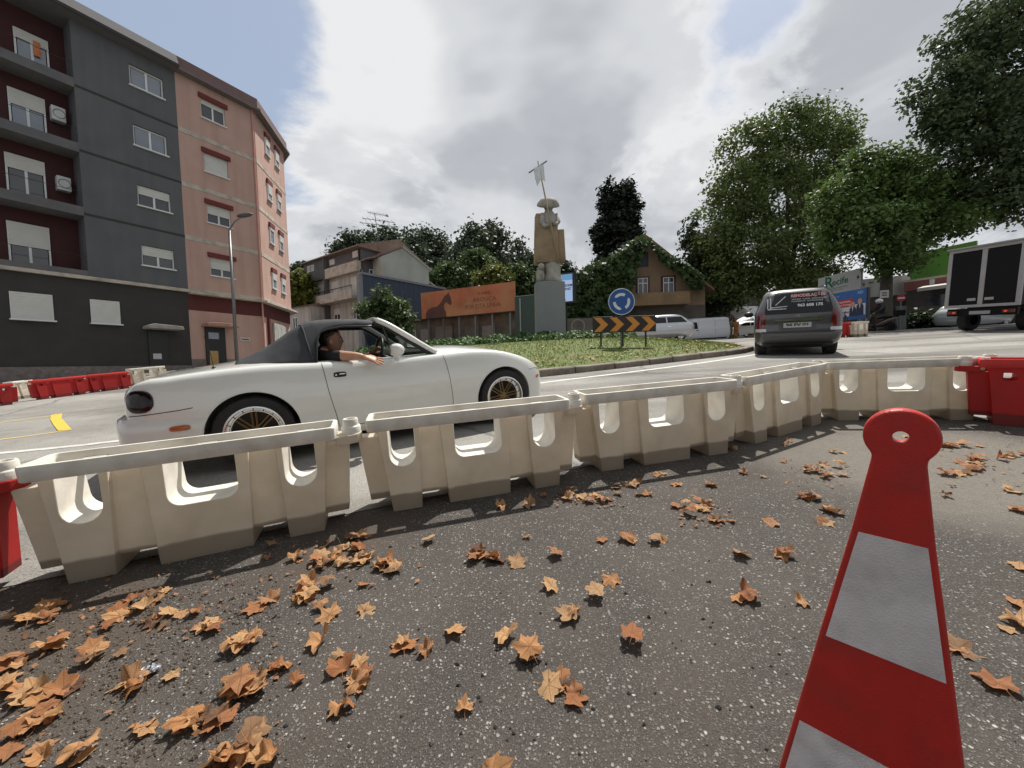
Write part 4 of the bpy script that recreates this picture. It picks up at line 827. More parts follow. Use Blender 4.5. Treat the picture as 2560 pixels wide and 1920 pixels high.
def window(parent, s0, s1, z0, z1, y=0., shut=.0, panes=2, glassm=None, sill=True, recess=.10, frame=None, name='window'):
    """frame standing in its opening; panes, shutter and sill hang under it"""
    fm = frame or UPVC; k = MB(); w = .055; yy = y-.02
    for a, c, e, f in ((s0, s1, z0, z0+w), (s0, s1, z1-w, z1), (s0, s0+w, z0+w, z1-w), (s1-w, s1, z0+w, z1-w)): k.b2(a, c, yy-.03, yy+.04, e, f)
    for i in range(1, panes): m = lerp(s0, s1, i/panes); k.b2(m-w*.7, m+w*.7, yy-.032, yy+.04, z0+w, z1-w)
    o = k.build(name, fm, parent)
    for i in range(panes):
        a, c = lerp(s0+w, s1-w, i/panes)+.03, lerp(s0+w, s1-w, (i+1)/panes)-.03; MB().b2(a, c, yy+.0, yy+.012, z0+w, z1-w).build('pane', glassm or PANE, o)
    if shut > 0:
        k = MB(); zb = lerp(z1, z0, shut); n = max(3, int((z1-zb)/.09))
        prof = []
        for i in range(n): zt = lerp(z1, zb, i/n); zl = lerp(z1, zb, (i+1)/n); prof += [(yy-.040, zt), (yy-.052, zt-.012), (yy-.052, zl+.012)]
        k.loft([[(s, p[0], p[1]) for p in prof]+[(s, yy-.03, zb), (s, yy-.03, z1)] for s in (s0+.03, s1-.03)]); k.build('shutter', SHUT, o)
    if sill: MB().b2(s0-.05, s1+.05, min(yy, 0)-.09, yy+.02, z0-.05, z0+.004).build('sill', UPVC if fm is UPVC else BAND, o)
    return o
def holed(name, m, parent, mb, holes, d=.22):
    o = mb.build(name, m)
    for a, c, z0, z1 in holes: bool_(o, MB().b2(a, c, -.5, d, z0, z1).build('c', m), 'DIFFERENCE')
    o.parent = parent; return o
ZF = [5.34, 8.10, 10.82, 13.55, 16.30]; ZR = 17.02
GB = thing('apartment_building', 'four-storey dark grey apartment building with maroon balcony recesses', 'building', FW.mw)
zg = lambda s: gz(*(FW.A+FW.d*s)[:2])
holed('wall', GREYW, GB, MB().b2(.30, 3.85, 0., 9, ZF[0], 16.31), [(2.12, 3.36, z-.01, z+.97) for z in (6.27, 9.10, 11.90, 14.66)])
MB().b2(-9, .30, 1.0, 9, ZF[0], 16.31).build('recess_wall', MAROON, GB); MB().b2(-9, 3.85, .12, 9, -1.5, ZF[0]).build('ground_floor_wall', GREYD, GB)
MB().b2(-9, 3.85, -.02, .14, zg(-2)-.9, 1.42).build('plinth', PLINTH, GB)
for z in ZF[1:4]: MB().b2(.28, 3.86, -.012, .05, z-.05, z+.05).build('floor_band', GREYD, GB)
MB().b2(-9, 3.87, -.06, .3, ZF[0]-.10, ZF[0]+.045).build('floor_slab', BAND, GB)
rf = MB(); rf.prism([(-.55, 16.30), (-.55, 16.42), (-.30, 17.0), (9, 17.05), (9, 16.30)], -9, 3.86, 'x'); rf.build('roof', mat('grey_parapet', (.135, .128, .135), .9, var=.12, scale=2, dirt=(.09, .085, .09), dscale=2, damt=.5), GB)
MB().b2(-9, 3.86, -.60, -.52, 16.98-.68, 16.44).build('eave_edge', GREYD, GB)
BAL = mat('balcony_concrete', (.125, .125, .132), .9, var=.12, scale=2, dirt=(.20, .18, .16), dscale=1.5, damt=.5)
for z in ZF[:4]:
    o = MB().b2(-9, .30, -.02, 1.02, z-.10 if z > 6 else z+.05, z+.28).build('balcony', BAL, GB)
    MB().tube([(-9, .03, z+.92), (.30, .03, z+.92)], .010, 6).build('balcony_rail', mat('thin_dark_rail', (.05, .045, .045), .5, .5), o)
for (u0, v0, u1, v1), sh, gl in (((36, 88, 120, 172), .28, PANEL_), ((22, 235, 113, 336), .38, PANEL_), ((15, 395, 113, 505), .32, PANE), ((20, 562, 125, 676), .5, PANE)):
    a = FW.at(u0, (v0+v1)/2, 1.0)[0]; c = FW.at(u1, (v0+v1)/2, 1.0)[0]; m = (u0+u1)/2; window(GB, a, c, FW.at(m, v1, 1.0)[1], FW.at(m, v0, 1.0)[1], .97, sh, 2, gl, False)
tw = MB(); tw.loft([[(x, .9-abs(math.sin(9*x))*.05, z) for x in np.linspace(-.62, -.42, 5)] for z in (15.15, 14.9, 14.55)], False, False); tag(tw.build('towel', mat('orange_towel', (.62, .22, .10), .9), mw=FW.mw.copy()), 'orange towel hanging at the top window of the grey building', 'towel')
UNIT = mat('aircon_white', (.55, .56, .56), .5)
for z, nm in ((12.05, 'upper'), (9.1, 'lower')):
    o = thing('air_conditioner', 'white air conditioner unit in the balcony corner, %s' % ('third floor' if nm == 'upper' else 'second floor'), 'air conditioner', FW.mw); MB().b2(-.30, .12, .62, .95, z, z+.6).build('casing', UNIT, o, bevel=.03); MB().lathe([(.19, 0), (.19, -.02), (.17, -.02), (.16, 0)], 20, (-.08, .62, z+.3), 'y').build('fan_grille', mat('grille_grey', (.2, .2, .2), .5), o)
for i, sh in enumerate((.08, .0, .42, .48)):
    z = (6.27, 9.10, 11.90, 14.66)[3-i]; window(GB, 2.12, 3.36, z, z+.96, .14, sh, 2, PANEL_ if i < 2 else PANE)
for (a, c, z0, z1) in ((-1.89, -.78, 3.34, 4.42), (.30, 1.24, 3.35, 4.40), (-4.6, -3.2, 3.3, 4.4)): window(GB, a, c, z0, z1, .12, 1., 1, None)
do = MB().b2(2.16, 2.92, .06, .20, zg(2.5)-.3, 3.12).build('door', mat('dark_doorway', (.012, .012, .013), .4), GB); MB().b2(2.30, 2.62, .04, .07, 1.75, 2.02).build('door_notice', mat('notice_paper', (.5, .5, .5), .8), do)
MB().prism([(1.98, 3.20), (3.34, 3.20), (3.30, 3.36), (2.2, 3.42), (2.0, 3.34)], -.75, .12).build('door_canopy', mat('canopy_concrete', (.36, .34, .31), .9, dirt=(.14, .13, .12), dscale=3), GB, bevel=.02)
# the pink building on the corner
PB = thing('apartment_building', 'salmon pink corner apartment building with white bands and red lintels', 'building', FW.mw)
c2 = at(722, 650, 27.2); CW = Wall(at(655, 632, 23.0), c2); cl = np.linalg.inv(np.array(FW.mw)) @ np.array([c2[0], c2[1], 0, 1]); CX, CY = float(cl[0]), float(cl[1])
plan = [(3.85, 0), (7.55, 0), (CX, CY), (CX+.6, CY+2.2), (CX-2, 10), (3.85, 10)]
def shrink(k): return [(3.85, k), (7.55-.35*k, k), (CX-k*.9, CY+.3*k), (CX+.6-k, CY+2.2), (CX-2, 10), (3.85, 10)]
holed('wall', PINK, PB, MB().prism(plan, ZF[0], 16.35, 'z'), [(4.90, 6.03, z-.01, z+.99) for z in (6.30, 9.14, 11.84, 14.66)])
MB().prism(shrink(.14), -1.5, ZF[0]-.1, 'z').build('ground_floor_wall', PINK, PB); MB().prism(shrink(.12), ZF[0]-1.0, ZF[0]-.05, 'z').build('fascia_band', mat('maroon_fascia', (.10, .026, .024), .85, var=.1), PB); MB().prism(shrink(.10), zg(5)-.9, 1.75, 'z').build('plinth', PLINTH, PB)
def ring_band(z0, z1, k, name, m): MB().prism([(3.86, -k), (7.55+.45*k, -k), (CX+k, CY-.25*k), (CX+.6+k, CY+2.2), (CX-2, 10.0), (3.86, 10.0)], z0, z1, 'z').build(name, m, PB)
for z in ZF[1:4]: ring_band(z-.13, z+.10, .02, 'floor_band', BAND)
ring_band(ZF[0]-.06, ZF[0]+.12, .025, 'floor_band', BAND); MB().prism([(3.87, -.3), (7.60, -.3), (CX+.3, CY-.3), (CX+.6+.3, CY+2.2), (CX-2, 10), (3.87, 10)], ZF[0]-.18, ZF[0]-.062, 'z').build('soffit_slab', BAND, PB)
ring_band(16.33, 16.46, .40, 'eave', mat('eave_grey', (.17, .14, .14), .9)); ring_band(16.46, 17.05, .22, 'roof_parapet', mat('mauve_parapet', (.185, .115, .115), .9, var=.1, scale=3))
for i, sh in enumerate((.25, 1., .5, .6)):
    z = (6.30, 9.14, 11.84, 14.66)[3-i]; window(PB, 4.90, 6.03, z, z+.98, .14, sh, 2, PANE); MB().b2(4.80, 6.14, -.10, .02, z+.99, z+1.22).build('lintel', DRED, PB)
MB().tube([(7.42, -.05, 1.5), (7.42, -.05, 16.4)], .05, 8).build('downpipe', mat('pink_pipe', (.50, .24, .19), .6), PB)
door_ = MB().b2(4.50, 5.42, .02, .16, zg(5)-.2, 3.50).build('door', mat('dark_doorway', (.012, .012, .013), .4), PB); MB().b2(4.62, 5.02, -.0, .03, zg(5)-.1, 2.2).build('door_panel', mat('ochre_board', (.42, .27, .10), .7), door_); MB().b2(4.62, 5.1, -.0, .03, 2.85, 3.2).build('door_light', PANEL_, door_)
MB().prism([(4.36, 3.50), (5.85, 3.50), (5.8, 3.62), (5.0, 3.70), (4.4, 3.66)], -.7, .14).build('door_canopy', mat('pink_canopy', (.42, .24, .19), .9, dirt=(.16, .1, .09), dscale=3), PB, bevel=.02)
pl = MB().b2(6.20, 6.72, .10, .14, 2.80, 3.02).build('nameplate', mat('nameplate_white', (.55, .5, .46), .6), PB); MB().b2(6.26, 6.66, .09, .1, 2.88, 2.94).build('nameplate_line', mat('dark_lettering', (.06, .05, .05), .6), pl)
rel = Matrix(FW.mw).inverted() @ CW.mw
cw = bpy.data.objects.new('corner_facade', None); COL.objects.link(cw); cw.parent = PB; cw.matrix_local = rel
for z in (6.30, 9.14, 11.84, 14.66):
    for a in (1.25, 2.72): window(cw, a, a+.62, z, z+1.0, 0., random.choice((.3, .45, .2, .6)), 1, PANEL_); MB().b2(a-.06, a+.68, -.09, .02, z+1.01, z+1.28).build('lintel', DRED, cw)
k = MB().b2(1.3, 3.2, .02, .12, 2.3, 4.1).build('shop_window', mat('papered_glass', (.40, .40, .38), .5, var=.3, scale=3), cw)
for a in (1.9, 2.55): MB().b2(a-.03, a+.03, .0, .05, 2.3, 4.1).build('mullion', UPVC, k)
MB().b2(.55, .80, .0, .12, zg(6.5)-.3, 4.3).build('corner_post', mat('maroon_fascia', (.1, .026, .024)), cw)
# street lamp in front of it
lp = at(592, 895, 19.0); lz = gz(lp[0], lp[1]); STEEL = mat('galvanised_steel', (.20, .20, .205), .45, .7, var=.1)
lamp = thing('street_lamp', 'grey steel street lamp with a bent arm before the pink building', 'street lamp', wm((lp[0], lp[1], lz)))
top = at(582, 580, 19.0); hh = top[2]-lz; MB().tube([(0, 0, 0), (0, 0, hh*.5), (0, 0, hh)], [.085, .07, .05], 10).build('pole', STEEL, lamp, 'all')
hd = at(612, 538, 19.0)-np.array([lp[0], lp[1], lz]); ar = MB().tube([(0, 0, hh), tuple(np.array([0, 0, hh])+(hd-np.array([0, 0, hh]))*.35+np.array([0, 0, .16])), tuple(hd)], .032, 8).build('arm', STEEL, lamp, 'all')
k = MB(); k.ball((0, 0, 0), (.38, .17, .10), 14, 8); o = k.build('lamp_head', mat('lamp_head_grey', (.10, .10, .105), .5), lamp, 'all'); o.matrix_local = T(*hd) @ Matrix.Rotation(R_(8), 4, 'Z') @ Matrix.Rotation(R_(-12), 4, 'Y')
# ================================================================== OLD HOUSES BEHIND
WHITEW = mat('old_white_render', (.46, .46, .44), .9, var=.12, scale=1.5, bump=.2, bscale=60, dirt=(.20, .185, .16), dscale=.8, damt=.75, streak=True)
GABLE = mat('stained_gable_render', (.40, .42, .375), .9, var=.10, scale=.8, dirt=(.26, .27, .235), dscale=.5, damt=.6)
SLATEG = mat('grey_cladding', (.105, .105, .112), .85, var=.15, scale=2); TILE = mat('clay_roof', (.22, .15, .115), .9, var=.25, scale=3, dirt=(.2, .19, .17), dscale=2)
HW = Wall(at(770, 700, 38.5), at(905, 700, 33.5)); L1 = HW.L
OH = thing('old_house', 'old pale three-storey house with grey clad top floor and balcony', 'house', HW.mw)
zt = HW.at(838, 640)[1]; f1 = HW.at(838, 692)[1]; f2 = HW.at(838, 752)[1]; g0 = gz(*HW.A[:2])-2
h = L1*.42
MB().b2(0, L1, 0, 7, g0, f1).build('wall', WHITEW, OH); MB().b2(-.15, h, -.25, 6.9, f1, zt).build('clad_wall', SLATEG, OH); MB().b2(h, L1, -.02, 6.9, f1, zt).build('clad_wall', SLATEG, OH)
MB().prism([(-.55, zt), (-.5, zt+.12), (4.0, zt+1.7), (7.3, zt), (7.3, zt-.05)], -.4, L1+.3, 'x').build('roof', TILE, OH)
MB().b2(h+.1, L1-.02, -.45, -.02, f1-.15, f1+.75).build('balcony_parapet', BAND, OH)
for a, c, z0, z1, sh, y in ((h+.35, h+1.15, f1+1.15, zt-.25, .9, -.02), (L1-1.15, L1-.35, f1+1.2, zt-.15, .9, -.02), (.5, 1.0, f1+1.0, zt-.3, 0, -.25), (1.2, 1.7, f1+1.0, zt-.3, 0, -.25), (.35, 1.75, f2+.75, f2+1.75, .95, 0), (2.0, h-.1, f2+.75, f2+1.75, .95, 0), (h+.45, h+1.6, f2+.0, f1-.45, .95, 0), (L1-1.6, L1-.3, f2+.0, f1-.45, .95, 0), (.5, 1.8, f2-2.1, f2-1.0, .5, 0), (2.1, h-.05, f2-2.1, f2-.9, .4, 0), (h+.7, h+1.7, f2-2.0, f2-.8, .45, 0), (L1-1.5, L1-.5, f2-2.0, f2-.8, .45, 0)): window(OH, a, c, z0, z1, y, sh, 2, PANE, False)
o = MB().b2(.1, L1-.1, -1.0, 0, f2-.35, f2-.12).build('balcony', BAND, OH); MB().b2(.1, L1-.1, -1.0, -.9, f2-.12, f2+.45).build('balcony_parapet', WHITEW, o); MB().tube([(.1, -.95, f2+.75), (L1-.1, -.95, f2+.75)], .035, 6).build('balcony_rail', BLACKP, o)
for a in np.linspace(.15, L1-.15, 7): MB().tube([(a, -.95, f2+.4), (a, -.95, f2+.75)], .02, 5).build('rail_post', BLACKP, o)
MB().tube([(L1-.15, -.1, zt-.1), (L1-.15, -.1, f1+.2), (L1+.05, -.1, f1-.3), (L1+.05, -.1, g0+2)], .07, 6).build('downpipe', BLACKP, OH); MB().lathe([(.32, 0), (.25, .08), (.02, .12)], 14, (-.4, -.5, f1+1.3), 'y').build('satellite_dish', UNIT, OH, True)
MB().b2(h-.06, h+.06, -.5, 0, f2-3.5, zt).build('party_wall', SLATEG, OH)
GWL = Wall(at(955, 660, 33.0), at(1072, 690, 36.5)); GH = thing('gabled_house', 'tall house with a blank stained gable wall and clay roof', 'house', GWL.mw)
ga = GWL.at(1005, 620); gr = GWL.at(1068, 706); gl = GWL.at(957, 640); gz0 = g0
MB().prism([(0, gz0), (GWL.L, gz0), (GWL.L, gr[1]+1.3), (ga[0], ga[1]), (0, gl[1])], 0, 8).build('gable_wall', GABLE, GH)
MB().prism([(-.1, gl[1]+.02), (ga[0], ga[1]+.02), (ga[0], ga[1]+.2), (-.15, gl[1]+.2)], -.12, 8.1).build('roof_slope', TILE, GH); MB().prism([(ga[0], ga[1]+.02), (GWL.L+.3, gr[1]+1.15), (GWL.L+.3, gr[1]+1.3), (ga[0], ga[1]+.2)], -.10, 8.1).build('roof_slope', GABLE, GH)
sl_ = GWL.at(908, 650, 1.6)[0]; MB().b2(sl_, -.02, 1.6, 3, gz0, gl[1]-.2).build('side_wall', SLATEG, GH); MB().prism([(sl_-.2, gl[1]-.35), (-.05, gl[1]-.0), (-.05, gl[1]+.14), (sl_-.2, gl[1]-.22)], .6, 4).build('roof_slope', TILE, GH); MB().b2(GWL.L+.02, GWL.L+1.7, .8, 5, gz0, gr[1]-.2).build('lean_to', mat('pale_green_wall', (.13, .16, .12), .9), GH); MB().prism([(GWL.L+.0, gr[1]+.35), (GWL.L+2.0, gr[1]-.55), (GWL.L+2.0, gr[1]-.45), (GWL.L+.0, gr[1]+.5)], .5, 5).build('lean_to_roof', BAND, GH)
window(GH, sl_+.5, sl_+1.2, gl[1]-1.9, gl[1]-.9, 1.6, 0, 2, PANE, False)
SW = Wall(at(906, 720, 30.0), at(1112, 740, 36.6)); SH = thing('blue_shed', 'windowless dark blue metal warehouse wall beside the old houses', 'warehouse', SW.mw)
st0 = SW.at(906, 685)[1]; st1 = SW.at(1100, 722)[1]; BLUEM = mat('navy_metal_cladding', (.035, .050, .082), .6, var=.06, scale=3)
k = MB(); n = int(SW.L/.25)
k.loft([[(SW.L*i/n, -.03*(i % 2), z) for i in range(n+1)] for z in (g0, (st0+st1)/2)], False, False); k.build('corrugated_wall', BLUEM, SH); MB().b2(.01, SW.L, .02, .5, g0, (st0+st1)/2-.02).build('shed_body', BLUEM, SH); MB().b2(-.12, SW.L+.1, -.12, .6, (st0+st1)/2-.02, (st0+st1)/2+.16).build('coping', mat('pale_coping', (.20, .21, .23), .7), SH); MB().b2(-.30, .0, -.08, .3, g0, (st0+st1)/2-.02).build('corner_pilaster', mat('pale_coping', (.2, .21, .23)), SH)
# roof aerial
ap = at(947, 612, 34.5); AE = thing('tv_aerial', 'tall thin television aerial on the old house roof', 'aerial', wm(ap, 12)); hA = at(940, 535, 34.5)[2]-ap[2]; TH = mat('aerial_metal', (.16, .165, .17), .5, .6)
MB().tube([(0, 0, -.8), (-.1, 0, hA*.5), (-.25, 0, hA)], .035, 6).build('mast', TH, AE)
for z, w in ((hA*.98, 1.0), (hA*.78, 1.6), (hA*.64, 1.9)):
    o = MB().tube([(-w*.8, -.3, z), (w*.9, .3, z-.02)], .028, 5).build('boom', TH, AE)
    for t in np.linspace(-.7, .8, 7): MB().tube([(w*t-.1, -.45+.3*t, z), (w*t+.1, .45+.3*t, z)], .014, 4).build('element', TH, o)
# low houses at the foot of the pink block
LW_ = Wall(at(728, 800, 36), at(772, 800, 35)); LH = thing('low_house', 'low weathered white house between the pink block and the old house', 'house', LW_.mw); z1 = LW_.at(748, 768)[1]
MB().b2(-2.5, LW_.L+.3, 0, 5, g0, z1).build('wall', WHITEW, LH); MB().prism([(-.3, z1), (2.6, z1+.9), (5.2, z1)], -2.7, LW_.L+.32, 'x').build('roof', TILE, LH); window(LH, .25, .95, z1-2.3, z1-.9, 0, 0, 2, PANE, False); window(LH, -1.3, -.6, z1-2.3, z1-.9, 0, 0, 2, PANE, False)
# derelict wall under the billboard
DW = Wall(at(1010, 820, 29.5), at(1292, 800, 25.2)); DZ = DW.at(1150, 812)[1]; DWm = mat('derelict_render', (.115, .105, .092), .95, var=.3, scale=1.3, dirt=(.045, .04, .036), dscale=1.2, damt=.8)
DH = thing('derelict_building', 'low derelict building with boarded openings under the orange billboard', 'building', DW.mw); dz0 = gz(*DW.A[:2])-1.5
MB().b2(-3.5, DW.L, 0, 4, dz0, DZ+.55).build('wall', DWm, DH); MB().b2(-3.6, DW.L+.1, -.25, 4.1, DZ+.55, DZ+.72).build('roof_edge', mat('dark_eave', (.05, .045, .04), .9), DH)
for i, (a, w, h0, h1) in enumerate(((-2.6, .9, -1.6, -.1), (.2, .9, -1.6, -.2), (1.6, .9, -1.5, -.1), (3.0, 1.5, -1.7, .0), (5.6, 1.1, -1.6, -.1), (7.0, 1.0, -1.5, -.2))):
    if a+w < DW.L:
        o = MB().b2(a, a+w, -.03, .02, DZ+h0, DZ+h1).build('boarded_opening', mat('grey_board_%d' % (i % 3), ((.17, .165, .155), (.12, .115, .105), (.21, .20, .185))[i % 3], .9, var=.2, scale=3), DH)
        for a0, b0, c0, d0 in ((a-.08, a, h0, h1), (a+w, a+w+.08, h0, h1), (a-.08, a+w+.08, h1, h1+.08)): MB().b2(a0, b0, -.05, .02, DZ+c0, DZ+d0).build('opening_frame', BAND if i == 1 else DWm, o)
# ================================================================== BILLBOARDS AND HOARDINGS
def board_mat():
    m = mat('sunset_poster', (.44, .13, .06), .6, var=.3, scale=.9, dirt=(.50, .26, .12), dscale=.55, damt=.8); return m
OWL = Wall(at(1053, 760, 27.0), at(1287, 740, 24.0)); OZ0 = (OWL.at(1055, 798)[1]+OWL.at(1287, 776)[1])/2; OZ1 = (OWL.at(1053, 733)[1]+OWL.at(1287, 703)[1])/2
OB = thing('billboard', 'wide orange billboard with a dark horse silhouette', 'billboard', OWL.mw); L = OWL.L; H_ = OZ1-OZ0
MB().b2(0, L, 0, .12, OZ0, OZ1).build('panel', board_mat(), OB); HORSE = mat('horse_ink', (.11, .042, .035), .7, var=.25, scale=2)
hs = [(.055, .0), (.05, .18), (.075, .34), (.12, .42), (.19, .46), (.235, .60), (.275, .84), (.30, .88), (.318, .97), (.328, .88), (.345, .72), (.352, .50), (.335, .44), (.318, .50), (.29, .58), (.268, .50), (.262, .36), (.285, .20), (.29, .0)]
MB().prism([(x*L, OZ0+z*H_*.94) for x, z in hs], -.006, .0).build('horse_print', HORSE, OB); INK = mat('brown_print_ink', (.20, .06, .035), .7)
text('A ABRIR', H_*.10, INK, OB, T(L*.70, -.006, OZ0+H_*.72) @ FACE); text('AROUCA', H_*.15, INK, OB, T(L*.70, -.006, OZ0+H_*.50) @ FACE, width=L*.24); text('POR ESTA LINHA', H_*.17, INK, OB, T(L*.68, -.006, OZ0+H_*.27) @ FACE, width=L*.36)
for a in np.linspace(.06, .94, 6): MB().b2(L*a-.05, L*a+.05, .13, .23, dz0, OZ1-.1).build('support_post', STEEL, OB)
MB().b2(0, L, -.02, .14, OZ0-.06, OZ0).build('bottom_rail', BLACKP, OB)
k = at(1288, 800, 22.5); k2 = at(1342, 800, 22.0); NW = Wall(k, k2); NZ = NW.at(1315, 740)[1]; gn = gz(k[0], k[1])
HO = thing('hoarding', 'tall dark green metal hoarding left of the statue', 'hoarding', NW.mw); GRN = mat('dark_green_metal', (.040, .062, .056), .55, var=.08)
for i in range(2): MB().b2(NW.L*(.28*i+(.0 if i == 0 else .01)), NW.L*(.28 if i == 0 else 1.3), 0, .05, gn-.5, NZ).build('panel', GRN, HO)
MB().tube([(NW.L*.26, -.05, gn-.5), (NW.L*.26, -.05, NZ-.1)], .04, 6).build('post', mat('pale_post', (.3, .31, .31), .5), HO); MB().b2(0, NW.L*1.3, -.02, .07, NZ, NZ+.05).build('top_rail', STEEL, HO)
EW = Wall(at(1390, 720, 25.0), at(1431, 720, 24.6)); e0, e1 = EW.at(1420, 753)[1], EW.at(1420, 685)[1]; LE = thing('advertising_panel', 'pale blue lit advertising panel behind the statue', 'advertising panel', EW.mw)
def screen(name, c, e):
    m = mat(name, c, .4, var=.05, scale=.8); b = m.node_tree.nodes['Principled BSDF']; b.inputs['Emission Color'].default_value = (*c, 1); b.inputs['Emission Strength'].default_value = e; return m
MB().b2(-.3, EW.L+.16, .02, .45, e0-.1, e1+.1).build('case', BLACKP, LE); LEs = MB().b2(-.25, EW.L, .0, .02, e0, e1).build('screen', screen('lit_panel', (.36, .48, .72), .45), LE); MB().b2(-.25, EW.L, -.004, .0, lerp(e0, e1, .78), e1).build('blue_strip', screen('lit_strip', (.14, .32, .55), .4), LEs)
NAVY = mat('navy_ink', (.03, .035, .07), .6)
text('VENDEM', .15, NAVY, LE, T(EW.L*.62, -.005, lerp(e0, e1, .58)) @ FACE, bold=.006); text('INTERNET', .15, NAVY, LE, T(EW.L*.60, -.005, lerp(e0, e1, .45)) @ FACE, bold=.006, width=.72); text('MEO', .10, NAVY, LE, T(EW.L*.45, -.005, lerp(e0, e1, .06)) @ FACE, bold=.005)
MB().b2(EW.L*.4, EW.L*.4+.2, .15, .35, gn-1, e0-.1).build('support_post', BLACKP, LE)
# ================================================================== STATUE
STONE = mat('statue_limestone', (.37, .35, .31), .9, var=.2, scale=4, bump=1., bscale=9, dirt=(.12, .11, .095), dscale=2.5, damt=.95)
OCHRE = mat('statue_ochre_stone', (.34, .25, .16), .9, var=.18, scale=2, bump=.4, bscale=25, dirt=(.17, .12, .075), dscale=1.6, damt=.7)
CONC = mat('pedestal_concrete', (.235, .245, .25), .85, var=.06, scale=2, bump=.1, bscale=60)
sp = at(1376, 843, 17.0); sz = G(*(G2.T @ sp)[:2])[2]+.3
STT = thing('statue', 'stone statue of a figure with a staff on a tall grey pedestal', 'statue', wm((sp[0], sp[1], sz), 4)); q = lambda u, v: (at(u, v, 17.0)-np.array([sp[0], sp[1], sz]))
X = lambda u, v: float(q(u, v)[0]); Z = lambda u, v: float(q(u, v)[2])
zp = Z(1372, 709); MB().loft([[(x, y-.04*math.cos(x*2.2)*4, z) for x, y in ([(t, -.30) for t in np.linspace(-.63, .63, 9)]+[(t, .42) for t in np.linspace(.63, -.63, 9)])] for z in (-.6, zp*.5, zp)]).build('pedestal', CONC, STT, bevel=.02)
zb0, zb1 = Z(1378, 662), Z(1346, 542); k = MB()
k.loft([[(x*s+ox, y*s, z) for x, y in [(.42*math.cos(a), .34*math.sin(a)) for a in np.linspace(0, 2*math.pi, 14, False)]] for z, s, ox in ((zp, 1.12, .12), (zp+.12, 1.05, .14), (lerp(zp, zb0, .5), .88, .14), (zb0+.15, .95, .12))]); k.build('legs_block', STONE, STT, 'all')
k = MB(); k.ball((-.42, -.12, zp+.30), (.20, .32, .34), 12, 8); k.ball((-.40, -.34, zp+.62), (.14, .20, .16), 10, 7); k.tube([(-.5, -.3, zp), (-.5, -.3, zp+.25)], .09, 7); k.build('crouching_animal', STONE, STT, 'all')
bod = MB(); bod.loft([[(x, y, z) for x, y in ((x0, -.30), (x1, -.34), (x1, .30), (x0, .30))] for z, x0, x1 in ((zb0, -.60, .36), (zb0+.08, -.64, .38), (lerp(zb0, zb1, .55), -.60, .36), (lerp(zb0, zb1, .74), -.58, .30))]); bod.build('cloak_block', OCHRE, STT, bevel=.03)
MB().loft([[(x, y, z) for x, y in ((x0, -.24), (x1, -.30), (x1, .26), (x0, .30))] for z, x0, x1 in ((zb0+.02, .33, .66), (zb0+.12, .36, .70), (lerp(zb0, zb1, .66), .32, .64))]).build('cloak_side', OCHRE, STT, bevel=.03)
MB().loft([[(x, y, z) for x, y in ((x0, -.16), (x1, -.20), (x1, .26), (x0, .26))] for z, x0, x1 in ((lerp(zb0, zb1, .5), -.60, -.30), (zb1-.02, -.56, -.28))]).build('cloak_shoulder_slab', OCHRE, STT, bevel=.025)
k = MB(); k.loft([[(cx+a_*math.cos(a), .02+b_*math.sin(a), z) for a in np.linspace(0, 2*math.pi, 16, False)] for z, cx, a_, b_ in ((lerp(zb0, zb1, .68), .02, .40, .30), (lerp(zb0, zb1, .82), .04, .40, .28), (lerp(zb0, zb1, .95), .05, .38, .24), (lerp(zb0, zb1, 1.02), .04, .24, .18), (lerp(zb0, zb1, 1.08), .03, .15, .14), (lerp(zb0, zb1, 1.14), .02, .14, .13))]); k.build('torso', STONE, STT, 'all')
zh = Z(1372, 520); k = MB(); k.ball((.03, -.02, zh), (.22, .22, .30), 14, 10); k.tube([(.03, -.22, zh+.04), (.03, -.27, zh-.06)], [.03, .045], 6); k.build('head', STONE, STT, 'all')
k = MB(); k.lathe([(.50, -.02), (.48, .09), (.36, .26), (.20, .33), (.02, .35)], 24, (0, 0, 0)); k.lathe([(.50, -.02), (.42, -.05), (.2, .02)], 24, (0, 0, 0)); o = k.build('hat', STONE, STT, 'all'); o.matrix_local = T(.03, .10, zh+.03) @ Matrix.Rotation(R_(28), 4, 'X')
for pts, r in (([(-.26, -.10, lerp(zb0, zb1, .98)), (-.30, -.22, lerp(zb0, zb1, .80)), (-.22, -.36, lerp(zb0, zb1, .70)), (.0, -.42, lerp(zb0, zb1, .72))], [.12, .11, .10, .08]), ([(.36, -.05, lerp(zb0, zb1, .98)), (.42, -.18, lerp(zb0, zb1, .82)), (.30, -.34, lerp(zb0, zb1, .74)), (.08, -.40, lerp(zb0, zb1, .76))], [.11, .10, .09, .07])): MB().tube(pts, r, 8).build('arm', STONE, STT, 'all')
pa, pb = q(1391, 668), q(1340, 428); wood = mat('staff_wood', (.34, .28, .21), .8); d0 = -.46
MB().tube([(pa[0], d0, pa[2]), (lerp(pa[0], pb[0], .5), d0, lerp(pa[2], pb[2], .5)), (pb[0], d0, pb[2])], .035, 6).build('staff', wood, STT, 'all')
ca, cb = q(1318, 456), q(1361, 427); MB().tube([(ca[0], d0, ca[2]), (cb[0], d0, cb[2])], .03, 6).build('cross_bar', STEEL, STT)
bn = [(1329, 446), (1353, 435), (1357, 475), (1347, 470), (1338, 487), (1333, 470)]; MB().prism([(q(*p)[0], q(*p)[2]) for p in bn], d0-.03, d0-.015).build('banner', mat('white_banner', (.62, .65, .68), .6), STT)
